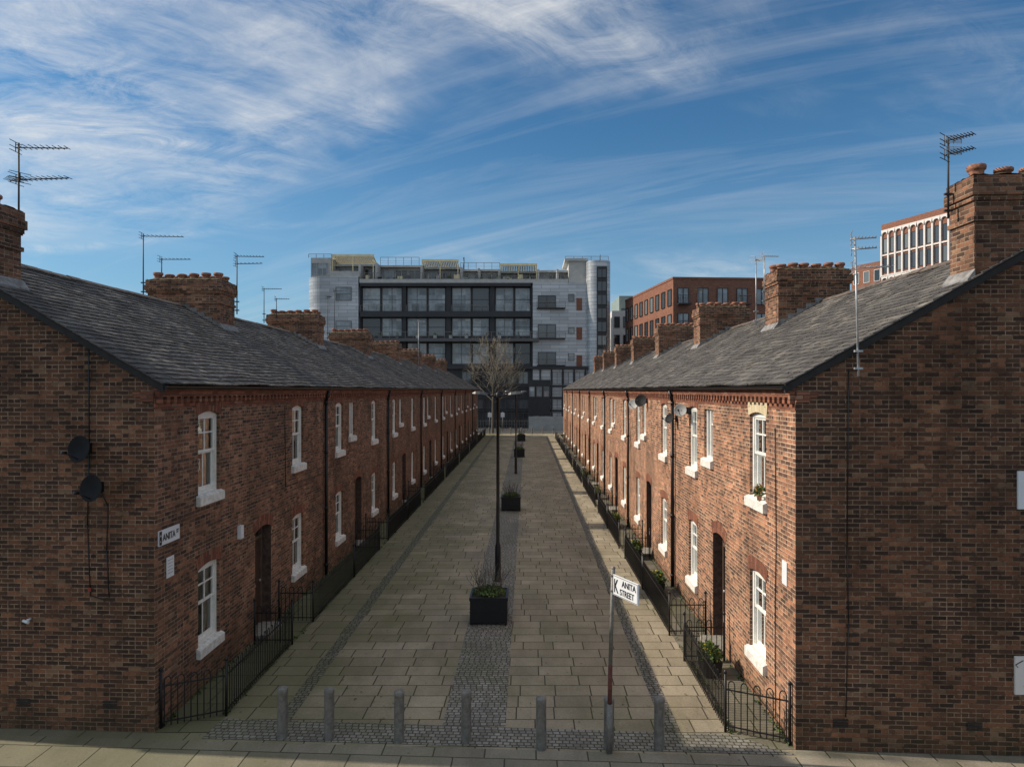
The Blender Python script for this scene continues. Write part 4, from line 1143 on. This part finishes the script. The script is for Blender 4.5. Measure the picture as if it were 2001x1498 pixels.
for a, b, z in ((645, 728, 495), (822, 895, 505), (975, 1050, 513)):
    M = MB(); x = fx(a); zf_ = fz(z); zb_ = zf_ - 0.75
    M.box(fx(a), fx(b), YB + 0.85, YB + 1.0, zf_ - 0.30, zf_ + 0.03); M.box(fx(a), fx(b), YB + 3.6, YB + 3.7, zb_ - 0.16, zb_ + 0.02)
    while x < fx(b) - 0.1:
        M.hexa([(x, YB + 1, zf_ - 0.10), (x + 0.18, YB + 1, zf_ - 0.10), (x + 0.18, YB + 3.6, zb_ - 0.1), (x, YB + 3.6, zb_ - 0.1),
                (x, YB + 1, zf_), (x + 0.18, YB + 1, zf_), (x + 0.18, YB + 3.6, zb_), (x, YB + 3.6, zb_)]); x += 0.26
    for c in (fx(a) + 0.1, (fx(a) + fx(b)) / 2, fx(b) - 0.1): M.box(c - 0.06, c + 0.06, YB + 0.9, YB + 0.99, fz(550), zf_ - 0.30)
    part('pergola', M, [CANV])
railbg(fx(705), fx(1110), fz(546), YB + 0.1, 1.0); railbg(fx(735), fx(813), fz(512), YB + 3, 1.3); railbg(fx(896), fx(975), fz(519), YB + 3, 1.0); railbg(fx(1105), fx(1190), fz(508), YB + 0.7, 0.7)
railbg(fx(600), fx(645), fz(502), YB + 0.7, 0.6)
M = MB()
for i in range(34):
    x = R.uniform(fx(706), fx(1100)); h = R.uniform(0.4, 1.3)
    leaves(M, (x, YB + 0.9, fz(550) + 0.1), 0.25, 0.25, h, 26, 0.25)
part('terrace_plants', M, [LEAF], kind='stuff')
for i in range(16):
    M = MB(); x = R.uniform(fx(706), fx(1040)); M.box(x, x + R.uniform(0.3, 0.9), YB + 0.5, YB + 0.9, fz(550), fz(550) + R.uniform(0.4, 1.2), R.choice((0, 1, 2)))
    part('terrace_seat', M, [CANV, CONC, LHEAD])
M = MB()
for a in range(900, 1150, 22): M.box(fx(a), fx(a + 3), YB - 0.6, YB - 0.3, -0.14, fz(722))
for b in (752, 775, 800): M.box(fx(890), fx(1146), YB - 0.55, YB - 0.32, fz(b + 4), fz(b))
M.box(fx(870), fx(1192), YB - 0.3, YB - 0.28, -0.14, fz(722))
M.box(fx(1032), fx(1075), YB - 0.8, YB - 0.62, fz(812), fz(742))
part('shopfront_frame', M, [CHAR])
for a in range(903, 1140, 22):
    if 1030 < a < 1070: continue
    for (t, b) in ((726, 750), (780, 798), (806, 830)): bgwin(fx(a), fx(a + 19), fz(b), fz(t), YB - 0.33, 2, 1, fmat=LHEAD, g=DKG)
for i in range(3):
    bgwin(fx(1034 + i * 14), fx(1045 + i * 14), fz(775), fz(755), YB - 0.83, 1, 1, fmat=STEEL)
M = MB(); M.tube((fx(899), YB + 6, fz(520)), (fx(899), YB + 6, fz(488)), 0.12, n=8); part('flue', M, [LHEAD])
M = MB(); M.tube((fx(1177), YB + 3, fz(512)), (fx(1177), YB + 3, fz(490)), 0.05, n=6); part('flue', M, [LHEAD])

M = MB(); x = 0.2
while x < 8.5:
    M.box(x, x + 1.15, 96.0, 96.06, -0.14, 1.75); M.box(x + 1.15, x + 1.21, 95.96, 96.1, -0.14, 1.85); x += 1.21
mk('hoarding', M, [HOARD], label='pale grey panel hoarding across the far road', category='fence')
M = MB(); x = -14.0
while x < 0.1:
    M.box(x, x + 0.05, 96, 96.05, -0.14, 1.3); x += 0.35
M.box(-14, 0.1, 95.98, 96.0, 1.1, 1.15); M.box(-14, 0.1, 95.98, 96.0, 0.1, 0.15)
mk('metal_fence', M, [STEEL], label='grey metal railing fence across the far road', category='fence')
for x in (-4.9, -3.2):
    root = empty('road_sign', (x, 93, -0.14), label='small traffic sign on a thin post', category='road sign', group='road signs')
    M = MB(); M.tube((0, 0, 0), (0, 0, 2.6), 0.04, n=8); mk('post', M, [STEEL], root)
    M = MB(); M.box(-0.25, 0.25, -0.07, -0.045, 1.9, 2.5); mk('plate', M, [SIGNW], root)

# ------------------------------------------------------------------ brick apartment block
def wallwins(root, off, A, B, z0, z1, cols, rows, wf, hf, fmat, gmat=DKG, proud=0.05, split=1):
    A = Vector((A[0], A[1], 0)); B = Vector((B[0], B[1], 0)); L = (B - A).length; d = (B - A) / L; n = Vector((d.y, -d.x, 0))
    ch, cw = (z1 - z0) / rows, L / cols
    for r in range(rows):
        for c in range(cols):
            ca = A + d * (cw * (c + 0.5)); hw = cw * wf / 2; zc0 = z0 + ch * (r + (1 - hf) / 2); zc1 = zc0 + ch * hf
            W = MB()
            def P(u, z, o): q = ca + d * u + n * o; return (q.x, q.y, z)
            W.q([P(-hw, zc0, proud * 0.5), P(hw, zc0, proud * 0.5), P(hw, zc1, proud * 0.5), P(-hw, zc1, proud * 0.5)], 0)
            t = 0.08
            def bx(u0, u1, za, zb):
                W.hexa([P(u0, za, 0.0), P(u1, za, 0.0), P(u1, za, proud + 0.05), P(u0, za, proud + 0.05), P(u0, zb, 0.0), P(u1, zb, 0.0), P(u1, zb, proud + 0.05), P(u0, zb, proud + 0.05)], 1)
            bx(-hw - t, -hw, zc0 - t, zc1 + t); bx(hw, hw + t, zc0 - t, zc1 + t); bx(-hw, hw, zc0 - t, zc0); bx(-hw, hw, zc1, zc1 + t)
            for k in range(1, split): u = -hw + 2 * hw * k / split; bx(u - 0.04, u + 0.04, zc0, zc1)
            mk('window', W, [gmat, fmat], root, off)
c0 = (17.5, 85.0); c1 = (14.8, 107.0); c2 = (29.5, 85.8); ZT = CAMZ + 217 / 1387 * 85
b2 = empty('brick_apartment_building', (c0[0], c0[1], -0.14), label='modern red brick apartment block with square dark windows', category='apartment building')
of = (-c0[0], -c0[1], 0.14)
M = MB(); M.prism([c0, c2, (30, 107), c1], -0.14, ZT)
M.prism([(c0[0] - 0.06, c0[1] - 0.06), (c2[0], c2[1] - 0.06), (30, 107), (c1[0] - 0.06, c1[1])], ZT, ZT + 0.25)
mk('wall', M, [BGB], b2, of)
wallwins(b2, of, c1, c0, -0.1, ZT - 0.6, 9, 6, 0.5, 0.62, DARK)
wallwins(b2, of, c0, c2, -0.1, ZT - 0.5, 5, 6, 0.5, 0.6, CHAR, gmat=BGG, split=2)
for i in (0, 3):
    for r in (4, 5):
        ch_ = (ZT - 0.4) / 6; zb = -0.1 + ch_ * (r + 0.18); xa = c0[0] + 12.0 * (i + 0.18) / 5; ya_ = c0[1] + 0.8 * (i + 0.2) / 5
        M = MB(); M.box(xa, xa + 1.6, ya_ - 1.1, ya_ - 0.1, zb - 0.12, zb)
        M.box(xa, xa + 1.6, ya_ - 1.1, ya_ - 1.06, zb + 0.9, zb + 0.96)
        for j in range(9): M.box(xa + j * 0.195, xa + j * 0.195 + 0.03, ya_ - 1.095, ya_ - 1.065, zb, zb + 0.9)
        mk('balcony', M, [CHAR], b2, of)
b3 = empty('white_apartment_building', (14.5, 118, -0.14), label='pale rendered flats with small windows behind the brick block', category='apartment building')
M = MB(); M.prism([(14.2, 118), (17.2, 118), (17.5, 130), (14.0, 130)], -0.14, CAMZ + (762 - 607) / 1387 * 118); mk('wall', M, [PALE], b3, (-14.5, -118, 0.14))
wallwins(b3, (-14.5, -118, 0.14), (14.2, 118), (17.2, 118), 0, CAMZ + 12.8, 2, 6, 0.5, 0.55, CHAR)
b4 = empty('green_apartment_building', (18, 128, -0.14), label='grey green rendered apartment block seen above the flats', category='apartment building')
M = MB(); M.prism([(16.6, 128), (22.0, 128), (22, 140), (16.6, 140)], -0.14, CAMZ + (762 - 578) / 1387 * 128); mk('wall', M, [OLIVE], b4, (-18, -128, 0.14))
wallwins(b4, (-18, -128, 0.14), (16.6, 128), (22.0, 128), 0, CAMZ + 15.5, 3, 6, 0.45, 0.5, CHAR)

# ------------------------------------------------------------------ tall brick and white arched building
A = Vector((66.9, 134, 0)); Bp = Vector((71.6, 120, 0)); ZT2 = CAMZ + 360 / 1387 * 120
b5 = empty('arched_tower_block', (71.6, 120, -0.14), label='tall orange brick block with pale piers and rounded arches', category='tower block')
of = (-71.6, -120, 0.14)
dd = (Bp - A).normalized(); nn_ = Vector((dd.y, -dd.x, 0))
M = MB(); M.prism([tuple(A[:2]), tuple(Bp[:2]), (Bp.x + 18, Bp.y + 4), (A.x + 18, A.y + 4)], -0.14, ZT2); mk('wall', M, [BGB], b5, of)
PM = MB(); Lw = (Bp - A).length; nb = 9; bw = (Lw - 0.4) / nb
def PP(u, z, o): q = A + dd * u + nn_ * o; return (q.x, q.y, z)
def pbox(u0, u1, z0, z1, o0=0.02, o1=0.3):
    PM.hexa([PP(u0, z0, o0), PP(u1, z0, o0), PP(u1, z0, o1), PP(u0, z0, o1), PP(u0, z1, o0), PP(u1, z1, o0), PP(u1, z1, o1), PP(u0, z1, o1)])
tiers = [(ZT2 - 9.6, ZT2 - 1.4), (ZT2 - 17.0, ZT2 - 10.0), (ZT2 - 26.0, ZT2 - 18.5)]
for (z0, z1) in tiers:
    for i in range(nb + 1): pbox(0.2 + i * bw - 0.17, 0.2 + i * bw + 0.17, z0, z1 - bw / 2)
    pbox(0.05, Lw - 0.05, z0 - 0.35, z0 - 0.002)
    pbox(0.05, Lw - 0.05, (z0 + z1) / 2 - 0.5, (z0 + z1) / 2 - 0.25, 0.02, 0.22)
    for i in range(nb):
        c = 0.2 + (i + 0.5) * bw; r = bw / 2; zc = z1 - r
        for j in range(8):
            t0, t1 = math.pi * j / 8, math.pi * (j + 1) / 8
            ri = r - 0.17
            pts = [(c - ri * math.cos(t0), zc + ri * math.sin(t0)), (c - ri * math.cos(t1), zc + ri * math.sin(t1)), (c - r * math.cos(t1), z1 + 0.25), (c - r * math.cos(t0), z1 + 0.25)]
            PM.q([PP(p[0], p[1], 0.3) for p in pts])
            PM.q([PP(pts[0][0], pts[0][1], 0.02), PP(pts[1][0], pts[1][1], 0.02), PP(pts[1][0], pts[1][1], 0.3), PP(pts[0][0], pts[0][1], 0.3)])
mk('arcade', PM, [PALE], b5, of)
for (z0, z1) in tiers:
    wallwins(b5, of, (A + dd * 0.2)[:2], (Bp - dd * 0.2)[:2], z0, z1 - 0.9, nb, 2, 0.5, 0.72, CHAR, proud=0.04)
M = MB(); M.prism([(64.0, 140), (66.9, 133.5), (84, 139), (80, 150)], -0.14, CAMZ + 245 / 1387 * 138); mk('low_wing', M, [BGB], b5, of)
wallwins(b5, of, (64.0, 140), (66.9, 133.5), 8, CAMZ + 23.5, 3, 6, 0.5, 0.6, PALE)

# ------------------------------------------------------------------ camera
cam = bpy.data.cameras.new('camera'); co = bpy.data.objects.new('camera', cam); COL.objects.link(co)
co.location = (0, 0, CAMZ); co.rotation_euler = (math.radians(90), 0, 0)
cam.sensor_width = 36; cam.lens = 24.95; cam.shift_x = -29.5 / 2001; cam.shift_y = 13 / 2001
cam.clip_end = 4000; cam.clip_start = 0.1
scene.camera = co

# ------------------------------------------------------------------ light
EL = math.radians(34); AZX, AZY = -0.992, 0.125
sv = Vector((AZX * math.cos(EL), AZY * math.cos(EL), math.sin(EL))).normalized()
sd = bpy.data.lights.new('sun', 'SUN'); sd.energy = 5.0; sd.angle = math.radians(0.5); sd.color = (1.0, 0.89, 0.75)
so = bpy.data.objects.new('sun', sd); COL.objects.link(so); so.rotation_euler = sv.to_track_quat('Z', 'Y').to_euler(); so.location = (-40, 10, 40)

w = bpy.data.worlds.new('World'); scene.world = w; w.use_nodes = True
nt = w.node_tree; N = NB(nt); bg = nt.nodes['Background']
sky = N.n('ShaderNodeTexSky', sky_type='NISHITA'); sky.sun_disc = False; sky.sun_elevation = EL
sky.sun_rotation = math.atan2(AZX, AZY) % (2 * math.pi)
sky.air_density = 1.0; sky.dust_density = 0.6; sky.ozone_density = 2.0
tc = N.n('ShaderNodeTexCoord'); X, Y, Z = N.sep(tc.outputs['Generated'])
skyc = N.mix(1.0, sky.outputs[0], (0.44, 0.82, 1.02), 'MULTIPLY')
zc = N.m('ADD', N.m('MAXIMUM', Z, 0.0), 0.30)
cx, cy = N.m('DIVIDE', X, zc), N.m('DIVIDE', Y, zc)
def rot(a, sx, sy, ox=0):
    c, s_ = math.cos(a), math.sin(a)
    u = N.m('ADD', N.m('MULTIPLY', cx, c * sx), N.m('MULTIPLY', cy, s_ * sx)); v = N.m('ADD', N.m('MULTIPLY', cx, -s_ * sy), N.m('MULTIPLY', cy, c * sy))
    return N.comb(u, v, ox)
n1 = N.noise(rot(0.55, 0.9, 2.7, 1.3), 1.4, 13, 0.66, 0.9)
n2 = N.noise(rot(-0.40, 0.5, 3.8, 7.7), 1.6, 13, 0.63, 0.5)
n3 = N.noise(rot(0.1, 0.9, 1.2, 4.1), 1.1, 5, 0.55, 0.3)
n4 = N.noise(rot(0.2, 1.5, 2.4, 2.2), 3.6, 13, 0.72, 1.0)
cov = N.mr(N.m('ADD', n3, N.m('ADD', N.m('MULTIPLY', X, -0.26), N.m('MULTIPLY', Z, 0.05))), 0.42, 0.72)
d1 = N.m('MULTIPLY', N.mr(n1, 0.42, 0.84, smooth=False), cov); d2 = N.m('MULTIPLY', N.mr(n2, 0.48, 0.90, smooth=False), 0.40)
d3 = N.m('MULTIPLY', N.m('MULTIPLY', N.mr(n4, 0.38, 0.78, smooth=False), N.mr(N.m('ADD', n3, N.m('MULTIPLY', X, -0.12)), 0.44, 0.68)), 0.9)
haze = N.mr(Z, 0.36, 0.0, 0.0, 0.6)
dens = N.m('ADD', N.m('ADD', d1, d2), d3, clamp=True)
def contrail(a, b, wd, strg, fade):
    nv = a.cross(b).normalized()
    dt = N.m('ABSOLUTE', N.m('ADD', N.m('ADD', N.m('MULTIPLY', X, nv.x), N.m('MULTIPLY', Y, nv.y)), N.m('ADD', N.m('MULTIPLY', Z, nv.z), N.m('MULTIPLY', N.m('SUBTRACT', n3, 0.5), 0.04))))
    return N.m('MULTIPLY', N.m('MULTIPLY', N.mr(dt, wd, 0.0), N.m('MULTIPLY', N.mr(n4, 0.35, 0.7), strg)), fade)
def dirpix(px, py): return Vector(((px - 1030) / 1387, 1, (762 - py) / 1387))
fl = N.mr(X, -0.18, -0.5)
ct = contrail(dirpix(0, 230), dirpix(640, 322), 0.009, 0.55, fl)
ct2 = contrail(dirpix(0, 490), dirpix(560, 432), 0.008, 0.4, fl)
dens = N.m('ADD', dens, N.m('ADD', ct, ct2), clamp=True)
over = N.m('MAXIMUM', N.mr(Z, 0.5, 0.8, 0.0, 0.58), N.mr(Y, 0.1, -0.7, 0.0, 0.42))  # unseen bright cloud added overhead and behind the camera to fill shaded gables
dens = N.m('MAXIMUM', N.m('MULTIPLY', dens, 0.74), over)
c = N.mix(haze, skyc, (3.3, 5.1, 6.8))
c = N.mix(dens, c, (8.4, 8.4, 8.3))
N.L(c, bg.inputs[0]); bg.inputs[1].default_value = 0.1
scene.view_settings.view_transform = 'Standard'; scene.view_settings.look = 'None'; scene.view_settings.exposure = 0
